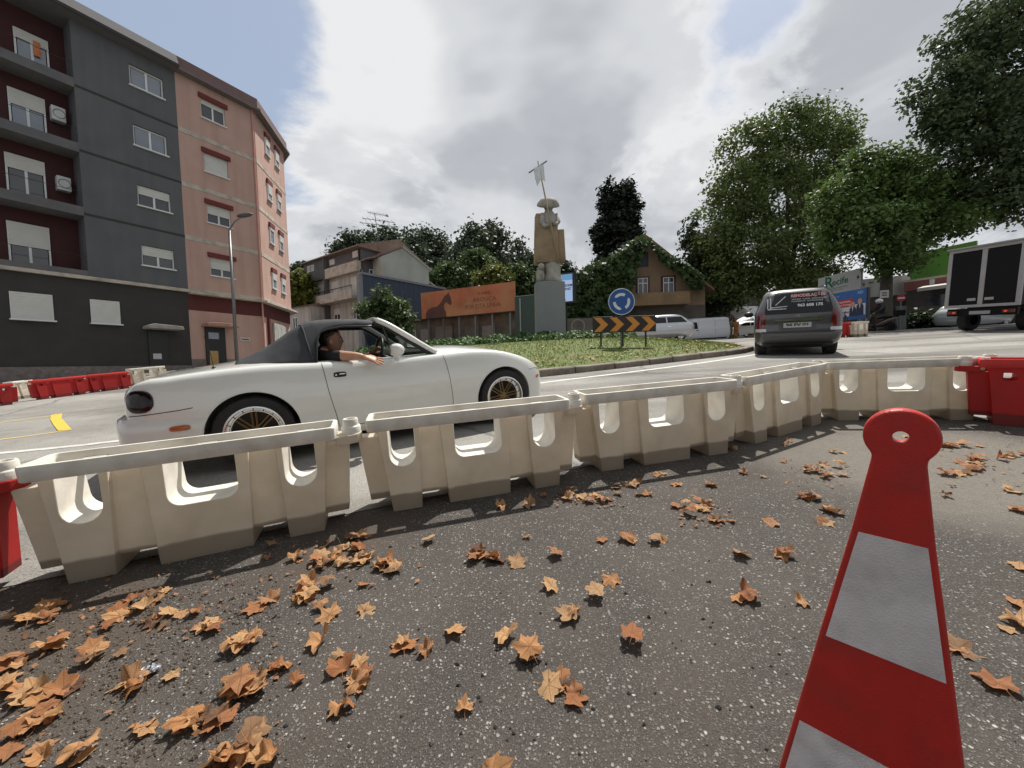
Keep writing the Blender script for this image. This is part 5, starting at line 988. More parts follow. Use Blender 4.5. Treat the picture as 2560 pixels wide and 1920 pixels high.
# ================================================================== ROUNDABOUT SIGNS
BOLL = mat('sign_back', (.03, .028, .026), .5); s1 = at(1558, 882, 11.0); sg = G2.T @ s1; sz1 = G(sg[0], sg[1])[2]
CHV = thing('chevron_sign', 'black board with four orange arrows on three posts in the grass', 'road sign', wm((s1[0], s1[1], sz1), -2)); r_ = lambda u, v: at(u, v, 11.0)-np.array([s1[0], s1[1], sz1])
z0, z1 = r_(1560, 831)[2], r_(1560, 791)[2]; x0, x1 = r_(1481, 810)[0], r_(1637, 806)[0]; BLK = mat('sign_black', (.022, .018, .016), .5); ORG = mat('sign_orange', (.60, .24, .035), .5, var=.06)
MB().b2(x0, x1, -.03, .0, z0, z1).build('board', BLK, CHV, bevel=.01); wd = (x1-x0)/4
for i in range(4):
    a = x0+wd*i+.035; h = z1-z0; MB().prism([(a, z0+.03), (a+wd*.44, z0+.03), (a+wd*.90, z0+h/2), (a+wd*.44, z1-.03), (a, z1-.03), (a+wd*.44, z0+h/2)], -.036, -.031).build('arrow', ORG, CHV)
for u in (1503, 1557, 1614): xx = r_(u, 850)[0]; MB().tube([(xx, .03, -.3), (xx, .03, z1-.02)], .028, 8).build('post', BOLL, CHV)
RS = thing('roundabout_sign', 'round blue roundabout sign with white circling arrows', 'road sign', wm((s1[0], s1[1]+.06, sz1), -2)); cc = r_(1552.5, 755); BLU = mat('sign_blue', (.018, .085, .30), .45, var=.03); WHT = mat('sign_white', (.62, .65, .66), .5, var=.05)
MB().lathe([(.001, 0), (.375, 0), (.38, .012), (.38, .028), (.001, .028)], 40, (cc[0], -.05, cc[2]), 'y').build('disc', BLU, RS); MB().lathe([(.375, -.003), (.357, -.003), (.357, .0), (.375, .0)], 40, (cc[0], -.05, cc[2]), 'y').build('white_border', WHT, RS)
for a0 in (62, 182, 302):
    ang = np.linspace(R_(a0), R_(a0+70), 9); ro, ri = .245, .165; pts = [(cc[0]+ro*math.cos(a), cc[2]+ro*math.sin(a)) for a in ang]; e = R_(a0+96); pts += [(cc[0]+.245*math.cos(R_(a0+76)), cc[2]+.245*math.sin(R_(a0+76))), (cc[0]+.215*math.cos(R_(a0+88)), cc[2]+.215*math.sin(R_(a0+88))), (cc[0]+.165*math.cos(R_(a0+70)), cc[2]+.165*math.sin(R_(a0+70)))]
    pts += [(cc[0]+ri*math.cos(a), cc[2]+ri*math.sin(a)) for a in ang[::-1][1:]]; MB().prism(pts, -.057, -.051).build('arrow', WHT, RS)
MB().tube([(cc[0], .0, -.3), (cc[0], .0, cc[2]+.3)], .030, 8).build('post', STEEL, RS)
# ================================================================== OTHER VEHICLES
class Shell:
    """car body as plan outlines stacked in z: levels = (z, x_rear, x_front, half_width, corner_rear, corner_front)"""
    def __init__(s, levels): s.lv = levels; s.f = [K([(l[0], l[i]) for l in levels]) for i in range(1, 6)]
    def ring(s, z, n=9):
        xr, xf, w, cr, cf = [g(z) for g in s.f]; cr = min(cr, w*.98); cf = min(cf, w*.98); P = []
        for cx, cy, r, a0 in ((xf-cf, w-cf, cf, 0), (xr+cr, w-cr, cr, 90), (xr+cr, -w+cr, cr, 180), (xf-cf, -w+cf, cf, 270)):
            for k in range(n):
                a = R_(a0+90*k/(n-1)); P.append((cx+r*math.cos(a)*1.0, cy+r*math.sin(a), z))
        return P
    def mesh(s, zs): return MB().loft([s.ring(z) for z in zs])
    def y(s, x, z):
        xr, xf, w, cr, cf = [g(z) for g in s.f]
        if x > xf-cf: t = min(1, (x-xf+cf)/cf); return w-cf+cf*math.sqrt(max(0, 1-t*t))
        if x < xr+cr: t = min(1, (xr+cr-x)/cr); return w-cr+cr*math.sqrt(max(0, 1-t*t))
        return w
    def x(s, y, z, rear=True):
        xr, xf, w, cr, cf = [g(z) for g in s.f]; c = cr if rear else cf; t = max(0, (abs(y)-(w-c))/max(c, 1e-3)); t = min(t, 1); d = c-c*math.sqrt(1-t*t); return xr+d if rear else xf-d
    def side(s, poly, ys, off, name, m, parent, n=8):      # quad of (x,z) corners laid on the flank
        a, b, c, d = [np.array(p) for p in poly]; k = MB(); rows = []
        for j in range(n+1):
            p, q = a+(d-a)*j/n, b+(c-b)*j/n; rows.append([(float(r[0]), ys*(s.y(r[0], r[1])+off), float(r[1])) for r in (p+(q-p)*i/n for i in range(n+1))])
        k.loft(rows, False, False); o = k.build(name, m, parent, 'all'); return o
    def back(s, poly, off, name, m, parent, rear=True, n=8):   # quad of (y,z) corners laid on the tail or the nose
        a, b, c, d = [np.array(p) for p in poly]; k = MB(); rows = []
        for j in range(n+1):
            p, q = a+(d-a)*j/n, b+(c-b)*j/n; rows.append([(s.x(r[0], r[1], rear)+(-off if rear else off), float(r[0]), float(r[1])) for r in (p+(q-p)*i/n for i in range(n+1))])
        k.loft(rows, False, False); return k.build(name, m, parent, 'all')
def simple_wheel(parent, x, y, R, w=.2, rim=None):
    s = 1 if y > 0 else -1; k = MB(); k.lathe([(R*.62, s*.0), (R*.66, s*.012), (R*.9, s*.014), (R, -s*.02), (R, -s*(w-.02)), (R*.9, -s*w), (R*.5, -s*w)], 26, (x, y, R), 'y'); o = k.build('wheel', RUB, parent, True)
    k = MB(); k.lathe([(R*.64, s*.004), (R*.6, -s*.01), (R*.2, -s*.0), (.001, s*.006)], 22, (x, y, R), 'y'); k.build('rim', rim or SILV, o, True)
    for i in range(5):
        a = i*2*math.pi/5; MB().box((x+math.cos(a)*R*.40, y+s*.001, R+math.sin(a)*R*.40), (R*.12, .012, R*.22), ry=-a+math.pi/2).build('rim_slot', BLACKP, o)
    return o
CGLASS = mat('tinted_car_glass', (.010, .012, .014), .05, var=.1, spec=.35); LRED = mat('red_lamp_lens', (.11, .007, .010), .12, var=.15, scale=9, coat=1.); LCLR = mat('clear_lamp_lens', (.55, .56, .56), .15, coat=1.)
def frange(a, b, n): return [a+(b-a)*i/(n-1) for i in range(n)]
# ------------------------------------------------------------------ the dark grey people carrier seen from behind
GREYP = mat('dark_grey_metallic', (.082, .080, .083), .32, .55, var=.03, coat=.8)
wl = np.array(ground(1893, 886)); wr = np.array(ground(2083, 884)); mc = (wl+wr)/2; hd_ = 58.
MP = thing('minivan', 'dark grey people carrier seen from behind with a lettered rear window', 'car', gm(mc[0], mc[1], hd_))
sh = Shell([(.20, -.44, 3.2, .70, .25, .4), (.30, -.55, 3.35, .80, .26, .5), (.45, -.60, 3.45, .855, .24, .5), (.62, -.585, 3.45, .868, .22, .5), (.72, -.55, 3.4, .868, .20, .5), (.95, -.50, 3.2, .86, .20, .5), (1.02, -.48, 3.0, .85, .20, .6), (1.2, -.40, 2.3, .80, .22, .7), (1.4, -.29, 1.8, .725, .24, .7), (1.55, -.17, 1.45, .655, .28, .6), (1.61, -.05, 1.2, .58, .32, .5), (1.635, .15, 1.0, .40, .35, .35)])
sh.mesh(frange(.20, 1.635, 34)).build('body', GREYP, MP, 'all')
for x in (0, 2.76):
    for y in (-.80, .80): simple_wheel(MP, x, y, .31, .22)
for ys in (-1, 1):
    k = sh.side([(-.32, 1.04), (2.2, 1.02), (1.5, 1.50), (-.12, 1.50)], ys, .004, 'side_window', CGLASS, MP)
rw = sh.back([(-.68, 1.02), (.68, 1.02), (.585, 1.53), (-.585, 1.53)], .006, 'rear_window', CGLASS, MP)
for ys in (-1, 1):
    p = [(ys*.835, .68), (ys*.62, .68), (ys*.655, 1.08), (ys*.79, 1.10)]; sh.back(p, .014, 'tail_light', LRED, MP)
    sh.back([(ys*.845, .60), (ys*.62, .60), (ys*.62, .675), (ys*.840, .675)], .016, 'reverse_lamp', LCLR, MP)
    MB().tube([(.10, ys*.56, 1.63), (.2, ys*.57, 1.66), (1.0, ys*.55, 1.66)], .018, 6).build('roof_rail', CHR, MP, 'all'); k = MB(); k.ball((2.0, ys*1.0, 1.06), (.10, .13, .09), 10, 7); k.build('door_mirror', BLACKP, MP, 'all')
sh.back([(-.46, .84), (.46, .84), (.46, .885), (-.46, .885)], .03, 'chrome_strip', CHR, MP); sh.back([(-.36, .63), (.36, .63), (.36, .83), (-.36, .83)], .003, 'plate_recess', mat('recess_grey', (.06, .06, .062), .4), MP)
pl = sh.back([(-.27, .685), (.27, .685), (.27, .80), (-.27, .80)], .012, 'number_plate', mat('plate_pale', (.42, .42, .40), .5), MP); sh.back([(-.66, .30), (.66, .30), (.70, .33), (-.70, .33)], .012, 'bumper_lip', BLACKP, MP); sh.back([(-.70, .585), (.70, .585), (.70, .592), (-.70, .592)], .004, 'tailgate_line', BLACKP, MP); sh.back([(-.5, .20), (.5, .20), (.5, .27), (-.5, .27)], .01, 'lower_valance', BLACKP, MP)
REARF = Matrix(((0, 0, -1, 0), (-1, 0, 0, 0), (0, 1, 0, 0), (0, 0, 0, 1)))     # lettering on the tail, read from behind
WL = mat('window_lettering_white', (.62, .63, .65), .6); WR = mat('window_lettering_red', (.62, .30, .30), .6)
def tailtext(body, h, m, y, z, lean=0., **kw): return text(body, h, m, MP, T(sh.x(y, z)-kw.pop('off', .022), y, z) @ Matrix.Rotation(lean, 4, 'Y') @ REARF, **kw)
tailtext('94 EV 02', .075, mat('plate_ink', (.03, .03, .03), .6), 0, .742, off=.016, bold=.003, width=.44)
tailtext('REMODELAÇÕES', .075, WR, -.20, 1.44, .45, width=.66, bold=.006, off=.02); tailtext('PINTURAS · PLADUR · CANALIZAÇÃO', .035, WL, -.22, 1.355, .42, width=.66); tailtext('PAVIMENTOS · ELETRICIDADE', .032, WL, -.18, 1.305, .42, width=.60); tailtext('963 608 175', .07, WL, -.24, 1.205, .40, width=.48, bold=.004)
k = MB()
for pts in ([(.60, 1.16), (.60, 1.40)], [(.54, 1.14), (.54, 1.42)], [(.60, 1.14), (.22, 1.14)], [(.54, 1.18), (.20, 1.20)], [(.44, 1.24), (.24, 1.44)]): k.tube([(sh.x(y, z)-.020, y, z) for y, z in (pts[0], tuple((np.array(pts[0])+np.array(pts[1]))/2), pts[1])], .011, 5)
k.build('logo_lines', WL, rw)
k = MB(); k.tube([(-.50, 0, .965), (-.505, 0, .925)], .012, 4); k.tube([(-.50, .035, .985), (-.505, 0, .93), (-.50, -.035, .985)], .008, 4); k.build('badge', CHR, MP)
# ------------------------------------------------------------------ box truck going off to the right
tl = np.array(G2.T @ at(2360, 775, 15.2))[:2]; hdT = 10.; TR = thing('box_truck', 'box truck with black rear doors in a pale frame at the right edge', 'truck', gm(tl[0]+math.sin(R_(hdT))*1.02, tl[1]-math.cos(R_(hdT))*1.02, hdT))
FR = mat('truck_frame_grey', (.36, .35, .35), .5, var=.06); BOXB = mat('truck_black', (.008, .008, .010), .6, var=.1, spec=.2); zb, zt2 = .90, 3.10
MB().b2(.05, 4.6, -1.0, 1.0, zb, zt2).build('cargo_box', BOXB, TR, bevel=.03)
for y0, y1, z0_, z1_ in ((-1.02, 1.02, zb, zb+.10), (-1.02, 1.02, zt2-.12, zt2), (-1.02, -.90, zb+.10, zt2-.12), (.90, 1.02, zb+.10, zt2-.12), (-.07, .07, zb+.10, zt2-.12)): MB().b2(-.02, .06, y0, y1, z0_, z1_).build('rear_frame', FR, TR, bevel=.01)
MB().b2(-.10, 4.6, -1.05, 1.05, zt2+.003, zt2+.05).build('roof_cap', FR, TR)
for s in (-1, 1):
    d_ = MB().b2(.0, .05, s*.075, s*.895, zb+.105, zt2-.125).build('rear_door', BOXB, TR); MB().b2(-.03, .0, s*.12, s*.36, zb+.24, zb+.34).build('door_handle', FR, d_, bevel=.01); k = MB().b2(.3, 4.4, s*1.005, s*1.02, zb+.05, zb+.12).build('side_rail', FR, TR)
    k = MB().b2(-.02, .10, s*.62, s*.92, .66, .78).build('tail_light', LRED, TR); MB().b2(-.026, -.02, s*.66, s*.74, .69, .75).build('lit_lamp', screen('lit_red_lamp', (.8, .09, .03), 1.4 if s < 0 else .25), k)
MB().b2(.06, .16, -.95, .95, .58, .86).build('bumper', BOXB, TR); MB().b2(.02, .06, -.28, .28, .64, .76).build('number_plate', FR, TR); MB().b2(.1, 6.2, -.4, .4, .62, 1.0).build('chassis', BOXB, TR)
for x in (.95, 4.9):
    for y in (-.95, .95): simple_wheel(TR, x, y, .40, .3, BOXB)
cab = Shell([(.45, 4.75, 6.4, .98, .1, .25), (1.2, 4.75, 6.45, 1.0, .1, .25), (2.0, 4.75, 6.2, .96, .1, .25), (2.5, 4.8, 5.9, .88, .1, .25)]); cab.mesh(frange(.45, 2.5, 14)).build('cab', mat('white_truck_paint', (.6, .6, .6), .4), TR, 'all'); cab.side([(5.0, 1.35), (6.1, 1.35), (5.95, 2.0), (5.0, 2.0)], -1, .005, 'cab_window', CGLASS, TR)
# ------------------------------------------------------------------ small cars and vans beyond the island
def small_car(label, levels, mw, m, wb, wheels_y, R, wins, cat='car', nm='parked_car', group=None, zs=26, rim=None):
    o = thing(nm, label, cat, mw, group); s_ = Shell(levels); s_.mesh(frange(levels[0][0], levels[-1][0], zs)).build('body', m, o, 'all')
    for x in wb:
        for y in (-wheels_y, wheels_y): simple_wheel(o, x, y, R, .2, rim)
    for ys in (-1, 1):
        for w_ in wins: s_.side(w_, ys, .006, 'side_window', CGLASS, o, 5)
    return o, s_
WPT = mat('white_van_paint', (.80, .81, .83), .35, var=.03, coat=.6); SPT = mat('silver_car_paint', (.50, .51, .53), .25, .6, var=.03, coat=1.)
def place(u, v, d, deg):                  # wheels on the street at depth d
    P = at(u, v, d); q_ = G2.T @ P; return gm(q_[0], q_[1], deg, q_[2]-dip(q_[0], q_[1]))
mwS = place(1683, 851, 21.5, 186)
so_, ss = small_car('silver hatchback behind the arrow board, facing left', [(.20, -.62, 3.55, .78, .2, .4), (.45, -.80, 3.75, .87, .25, .5), (.70, -.82, 3.72, .885, .25, .5), (.86, -.80, 3.55, .87, .25, .5), (.93, -.76, 3.2, .85, .25, .6), (.97, -.72, 2.55, .81, .3, .6), (1.1, -.58, 2.2, .76, .3, .5), (1.3, -.30, 1.75, .68, .3, .4), (1.40, -.10, 1.45, .6, .3, .35), (1.44, .2, 1.1, .45, .3, .3)], mwS, SPT, (0, 2.6), .80, .31, [[(-.35, 1.0), (.75, 1.0), (.75, 1.30), (-.05, 1.30)], [(.82, 1.0), (2.15, 1.0), (1.55, 1.30), (.82, 1.30)]])
for x in (.6, 1.7): ss.side([(x, .78), (x+.2, .78), (x+.2, .82), (x, .82)], 1, .012, 'door_handle', CHR, so_, 2)
mwV = place(1781, 855, 30.5, 184)
vo, vs_ = small_car('white panel van beyond the island, facing left', [(.22, -.80, 3.75, .84, .12, .4), (.5, -.88, 3.95, .94, .12, .5), (.95, -.88, 3.95, .95, .12, .5), (1.15, -.87, 3.7, .94, .12, .5), (1.25, -.86, 3.25, .92, .14, .6), (1.6, -.84, 2.75, .86, .16, .5), (1.85, -.80, 2.35, .80, .2, .4), (1.93, -.7, 2.1, .66, .25, .3)], mwV, WPT, (0, 3.1), .84, .33, [[(1.75, 1.12), (2.95, 1.12), (2.50, 1.62), (1.80, 1.62)]], 'van', 'panel_van')
for x in (1.68, .35): vs_.side([(x, .35), (x+.012, .35), (x+.012, 1.75), (x, 1.75)], 1, .003, 'door_seam', BLACKP, vo, 4)
vs_.side([(1.72, .98), (1.92, .98), (1.92, 1.03), (1.72, 1.03)], 1, .012, 'door_handle', BLACKP, vo, 2); vs_.side([(-.6, .30), (3.0, .30), (3.0, .40), (-.6, .40)], 1, .006, 'sill_trim', BLACKP, vo)
small_car('white hatchback parked behind the two workers', [(.22, -.6, 3.1, .72, .2, .4), (.5, -.75, 3.2, .82, .25, .45), (.8, -.74, 3.1, .83, .25, .5), (.92, -.70, 2.7, .80, .3, .55), (1.1, -.55, 2.3, .74, .3, .5), (1.35, -.2, 1.7, .62, .3, .4), (1.43, .1, 1.2, .45, .3, .3)], place(1888, 838, 38, 182), WPT, (0, 2.4), .75, .29, [[(-.3, 1.0), (1.0, 1.0), (.9, 1.3), (.0, 1.3)], [(1.05, 1.0), (2.2, 1.0), (1.55, 1.3), (1.05, 1.3)]])
small_car('white minibus behind the white hatchback', [(.25, -.9, 4.3, .9, .12, .4), (.6, -.98, 4.5, 1.0, .12, .5), (1.1, -.98, 4.4, 1.0, .12, .5), (1.4, -.95, 3.9, .98, .15, .5), (2.0, -.9, 3.1, .9, .2, .4), (2.15, -.8, 2.8, .75, .25, .3)], place(1925, 838, 42, 183), WPT, (0, 3.3), .9, .34, [[(-.7, 1.35), (.5, 1.35), (.5, 1.85), (-.7, 1.85)], [(.6, 1.35), (1.9, 1.35), (1.9, 1.85), (.6, 1.85)], [(2.0, 1.35), (3.2, 1.35), (2.75, 1.85), (2.0, 1.85)]], 'minibus', 'minibus')
small_car('small pale car half hidden behind the box truck', [(.22, -.6, 3.1, .72, .2, .4), (.5, -.75, 3.2, .82, .25, .45), (.8, -.74, 3.1, .83, .25, .5), (.92, -.70, 2.7, .80, .3, .55), (1.1, -.55, 2.3, .74, .3, .5), (1.35, -.2, 1.7, .62, .3, .4), (1.43, .1, 1.2, .45, .3, .3)], place(2392, 822, 22, 12), mat('pale_blue_grey_paint', (.36, .40, .42), .35, .3, coat=.6), (0, 2.4), .75, .29, [[(-.3, 1.0), (1.0, 1.0), (.9, 1.3), (.0, 1.3)], [(1.05, 1.0), (2.2, 1.0), (1.55, 1.3), (1.05, 1.3)]])
bx_ = ground(1905, 846)
# the bright angled sheet roof of a kiosk behind the minibus
kp = at(1905, 790, 44); KI = thing('kiosk', 'small kiosk with a bright slanting sheet roof behind the minibus', 'kiosk', wm((kp[0], kp[1], gz(kp[0], kp[1])), -6)); hk = kp[2]-gz(kp[0], kp[1]); MB().b2(-1.6, 3.4, .3, 2.6, 0, hk).build('wall', mat('kiosk_grey', (.2, .2, .2), .8), KI); MB().prism([(-2.6, hk+1.05), (3.6, hk+1.05), (3.6, hk-.1), (-1.6, hk-.1), (-1.75, hk+.35)], -.9, 2.8).build('roof', mat('bright_sheet', (.50, .52, .53), .4, .4), KI)
# ------------------------------------------------------------------ scooter and rider
SM = place(2192, 832, 20.5, 165); SCO = thing('scooter', 'dark motor scooter ridden to the left before the wall', 'scooter', SM); BRN = mat('scooter_bronze', (.10, .065, .05), .35, .4, coat=.6); SGR = mat('scooter_grey', (.16, .16, .16), .35, .4, coat=.6)
for x in (.66, -.60):
    k = MB(); k.lathe([(.16, .05), (.24, .055), (.265, .02), (.265, -.02), (.24, -.055), (.16, -.05)], 22, (x, 0, .265), 'y'); o = k.build('wheel', RUB, SCO, True); MB().lathe([(.165, .03), (.05, .04), (.001, .03)], 16, (x, 0, .265), 'y').build('rim', BOXB, o)
k = MB(); k.loft([[(x+w*math.cos(a)*.16, .19*w*math.sin(a), z) for a in np.linspace(0, 2*math.pi, 12, False)] for x, z, w in ((.70, .42, .35), (.62, .55, .9), (.52, .75, 1.05), (.44, .95, .9), (.40, 1.05, .4))]); k.build('front_fairing', SGR, SCO, 'all')
k = MB(); k.loft([[(x, .17*w*math.cos(a), z+.16*w*math.sin(a)) for a in np.linspace(0, 2*math.pi, 12, False)] for x, z, w in ((.42, .38, .5), (.2, .34, .8), (-.1, .46, 1.1), (-.4, .60, 1.1), (-.7, .72, .8), (-.88, .80, .3))]); k.build('rear_body', BRN, SCO, 'all')
k = MB(); k.box((-.22, 0, .80), (.75, .26, .12), ry=.05); k.build('seat', BOXB, SCO, bevel=.04); MB().tube([(.66, 0, .27), (.48, 0, .95), (.42, 0, 1.04)], .03, 6).build('fork', SGR, SCO); MB().tube([(.36, -.34, 1.02), (.43, 0, 1.05), (.36, .34, 1.02)], .018, 6).build('handlebar', BOXB, SCO); MB().tube([(-.1, -.15, .28), (-.6, -.18, .34), (-.8, -.18, .42)], .05, 8).build('exhaust', CHR, SCO); k = MB(); k.box((-.92, 0, 1.0), (.36, .40, .30)); k.build('top_box', BOXB, SCO, bevel=.05)
RID = thing('person', 'scooter rider in dark jacket and white helmet', 'person', SM); JK = mat('dark_jacket', (.02, .021, .023), .7); JN = mat('brown_trousers', (.07, .045, .035), .8)
J = {'pel': ((-.22, 0, .93), (.16, .14)), 'bel': ((-.20, 0, 1.08), (.15, .12)), 'che': ((-.12, 0, 1.30), (.18, .13)), 'nk': ((-.05, 0, 1.46), (.065, .065)), 'nk2': ((-.02, 0, 1.53), (.06, .06)), 'sl': ((-.08, .19, 1.38), .075), 'el': ((.10, .28, 1.18), .055), 'wl': ((.33, .30, 1.06), .04), 'sr': ((-.08, -.19, 1.38), .075), 'er': ((.10, -.28, 1.18), .055), 'wr': ((.33, -.30, 1.06), .04), 'hl': ((-.12, .12, .90), .10), 'kl': ((.22, .19, .80), .075), 'al': ((.22, .17, .38), .05), 'tl': ((.36, .17, .33), .04), 'hr': ((-.12, -.12, .90), .10), 'kr': ((.22, -.19, .80), .075), 'ar': ((.22, -.17, .38), .05), 'tr': ((.36, -.17, .33), .04)}
E2 = [('pel', 'bel'), ('bel', 'che'), ('che', 'nk'), ('nk', 'nk2'), ('che', 'sl'), ('sl', 'el'), ('el', 'wl'), ('che', 'sr'), ('sr', 'er'), ('er', 'wr'), ('pel', 'hl'), ('hl', 'kl'), ('kl', 'al'), ('al', 'tl'), ('pel', 'hr'), ('hr', 'kr'), ('kr', 'ar'), ('ar', 'tr')]
link('body', colour_by(skin_mesh(J, E2, 'pel', 1), [JK, JN, BOXB], lambda c: 2 if c.z < .42 else (1 if c.z < .95 else 0)), RID); head(RID, (.02, 0, 1.63), .95, hair=False); k = MB(); k.ball((0, 0, 1.67), (.165, .145, .135), 16, 10); k.build('helmet', mat('white_helmet', (.75, .75, .75), .2, coat=1.), RID, 'all')
for s in (1, -1): hand(RID, (.33, s*.30, 1.06), (.6, s*.1, -.3), (.3, 0, .9), .9, .05, .8)
# ------------------------------------------------------------------ two road workers
def worker(label, mw, c1, c2, lean):
    o = thing('person', label, 'person', mw, 'road workers beyond the island')
    J = {'pel': ((0, 0, .95), (.15, .12)), 'bel': ((lean*.3, 0, 1.10), (.145, .115)), 'che': ((lean*.7, 0, 1.33), (.18, .125)), 'nk': ((lean, 0, 1.48), (.062, .062)), 'nk2': ((lean*1.1, 0, 1.55), (.055, .055)), 'sl': ((lean*.8, .20, 1.42), .07), 'el': ((lean*.7+.05, .27, 1.15), .05), 'wl': ((.18, .22, .98), .036), 'sr': ((lean*.8, -.20, 1.42), .07), 'er': ((lean*.7, -.28, 1.14), .05), 'wr': ((.10, -.27, .90), .036), 'hl': ((0, .10, .88), .10), 'kl': ((.04, .11, .50), .07), 'al': ((-.02, .11, .10), .05), 'tl': ((.14, .13, .05), .042), 'hr': ((0, -.10, .88), .10), 'kr': ((.02, -.12, .50), .07), 'ar': ((.0, -.12, .10), .05), 'tr': ((.16, -.14, .05), .042)}
    link('body', colour_by(skin_mesh(J, E2, 'pel', 1), [c1, c2, BOXB, SKIN], lambda c: 2 if c.z < .13 else (3 if c.z > 1.51 else (1 if c.z < .92 and abs(c.y) < .21 else 0))), o); head(o, (lean*1.1+.03, 0, 1.68), .95)
    for s, w_ in ((1, (.18, .22, .98)), (-1, (.10, -.27, .90))): hand(o, w_, (.2, 0, -1), (0, s, 0), .9, .08, .4)
    return o
ORW = mat('orange_workwear', (.42, .17, .045), .85, var=.1); KHK = mat('khaki_workwear', (.20, .15, .10), .85)
worker('road worker in orange overalls standing by the white van', place(1840, 852, 30.0, 200), ORW, ORW, .06); worker('road worker in dull brown clothes beside the orange one', place(1824, 852.5, 30.3, 20), KHK, KHK, .12)
# ================================================================== RIGHT SIDE: BOARDS, SHOPS, SIGNS
RB = Wall(at(2045, 716, 26.0), at(2152, 700, 23.2)); z1 = (RB.at(2045, 693)[1]+RB.at(2152, 674)[1])/2; z0 = RB.at(2045, 741)[1]; RE = thing('billboard', 'white billboard with green lettering above the blue poster', 'billboard', RB.mw); gw = gz(*RB.A[:2])-.5
MB().b2(0, RB.L, 0, .15, z0-.7, z1).build('panel', mat('white_board', (.50, .51, .50), .6, var=.05), RE); GRL = mat('green_lettering', (.035, .16, .095), .6); H_ = z1-z0
text('R', H_*.62, GRL, RE, T(RB.L*.275, -.01, lerp(z0, z1, .60)) @ FACE, bold=.02); text('ecife', H_*.36, GRL, RE, T(RB.L*.545, -.01, lerp(z0, z1, .57)) @ FACE, bold=.008, width=RB.L*.37); MB().b2(RB.L*.2, RB.L*.72, -.01, 0, lerp(z0, z1, .24), lerp(z0, z1, .265)).build('print_line', GRL, RE); MB().b2(RB.L*.3, RB.L*.6, -.01, 0, lerp(z0, z1, .14), lerp(z0, z1, .16)).build('print_line', GRL, RE)
MB().b2(0, RB.L*.3, -.012, -.001, z0-.7, z0-.25).build('teal_strip', mat('teal_print', (.16, .30, .30), .6), RE)
for a in (.1, .9): MB().b2(RB.L*a-.06, RB.L*a+.06, .16, .3, gw, z1-.1).build('support_post', STEEL, RE)
PBW = Wall(at(2072, 765, 21.5), at(2167, 750, 19.6)); z1 = (PBW.at(2072, 735)[1]+PBW.at(2164, 721)[1])/2; z0 = (PBW.at(2085, 798)[1]+PBW.at(2170, 789)[1])/2; PO = thing('billboard', 'blue poster board with a red slogan block and two suited figures', 'billboard', PBW.mw); L = PBW.L; H_ = z1-z0; V = lambda t: lerp(z0, z1, t)
MB().b2(0, L, 0, .12, z0-.12, z1).build('panel', mat('poster_blue', (.035, .115, .33), .55, var=.06), PO); MB().b2(L*.09, L*.97, -.006, 0, V(.05), V(.46)).build('white_field', mat('poster_white', (.55, .56, .60), .6), PO); MB().b2(L*.07, L*.66, -.012, -.0061, V(.40), V(.70)).build('red_block', mat('poster_red', (.42, .035, .045), .6), PO)
PW = mat('poster_pink_white', (.62, .40, .40), .6); text('Mais crescimento,', H_*.085, PW, PO, T(L*.36, -.014, V(.61)) @ FACE, bold=.006, width=L*.50); text('Gerir com Portugal', H_*.085, PW, PO, T(L*.37, -.014, V(.49)) @ FACE, bold=.006, width=L*.52); text('VISITE A', H_*.05, NAVY, PO, T(L*.33, -.008, V(.30)) @ FACE); text('EM GONDOMAR', H_*.06, NAVY, PO, T(L*.33, -.008, V(.20)) @ FACE, bold=.004); text('AD', H_*.10, mat('poster_pale_blue', (.3, .45, .65), .6), PO, T(L*.84, -.002, V(.87)) @ FACE, bold=.004); text('JUNTOS', H_*.06, mat('poster_pale_blue', (.3, .45, .65)), PO, T(L*.18, -.002, V(.85)) @ FACE)
for cx, hh2 in ((.66, .50), (.84, .58)):
    MB().prism([(L*(cx-.09), V(.05)), (L*(cx+.09), V(.05)), (L*(cx+.085), V(hh2-.20)), (L*(cx+.045), V(hh2-.11)), (L*(cx-.045), V(hh2-.11)), (L*(cx-.085), V(hh2-.20))], -.020, -.013).build('printed_suit', NAVY, PO); MB().prism([(L*cx+.11*math.cos(a), V(hh2-.03)+.15*math.sin(a)) for a in np.linspace(0, 2*math.pi, 14, False)], -.021, -.014).build('printed_face', SKIN, PO); MB().prism([(L*(cx-.018), V(hh2-.12)), (L*(cx+.018), V(hh2-.12)), (L*cx, V(hh2-.30))], -.024, -.0205).build('printed_shirt', mat('poster_white', (.55, .56, .6)), PO)
MB().b2(-.05, 0, -.02, .14, z0-.12, z1).build('frame_edge', BLACKP, PO); MB().b2(L, L+.06, -.02, .14, z0-.12, z1).build('frame_edge', BLACKP, PO)
for a in (.1, .9): MB().b2(L*a-.05, L*a+.05, .13, .25, gw-.5, z1-.1).build('support_post', STEEL, PO)
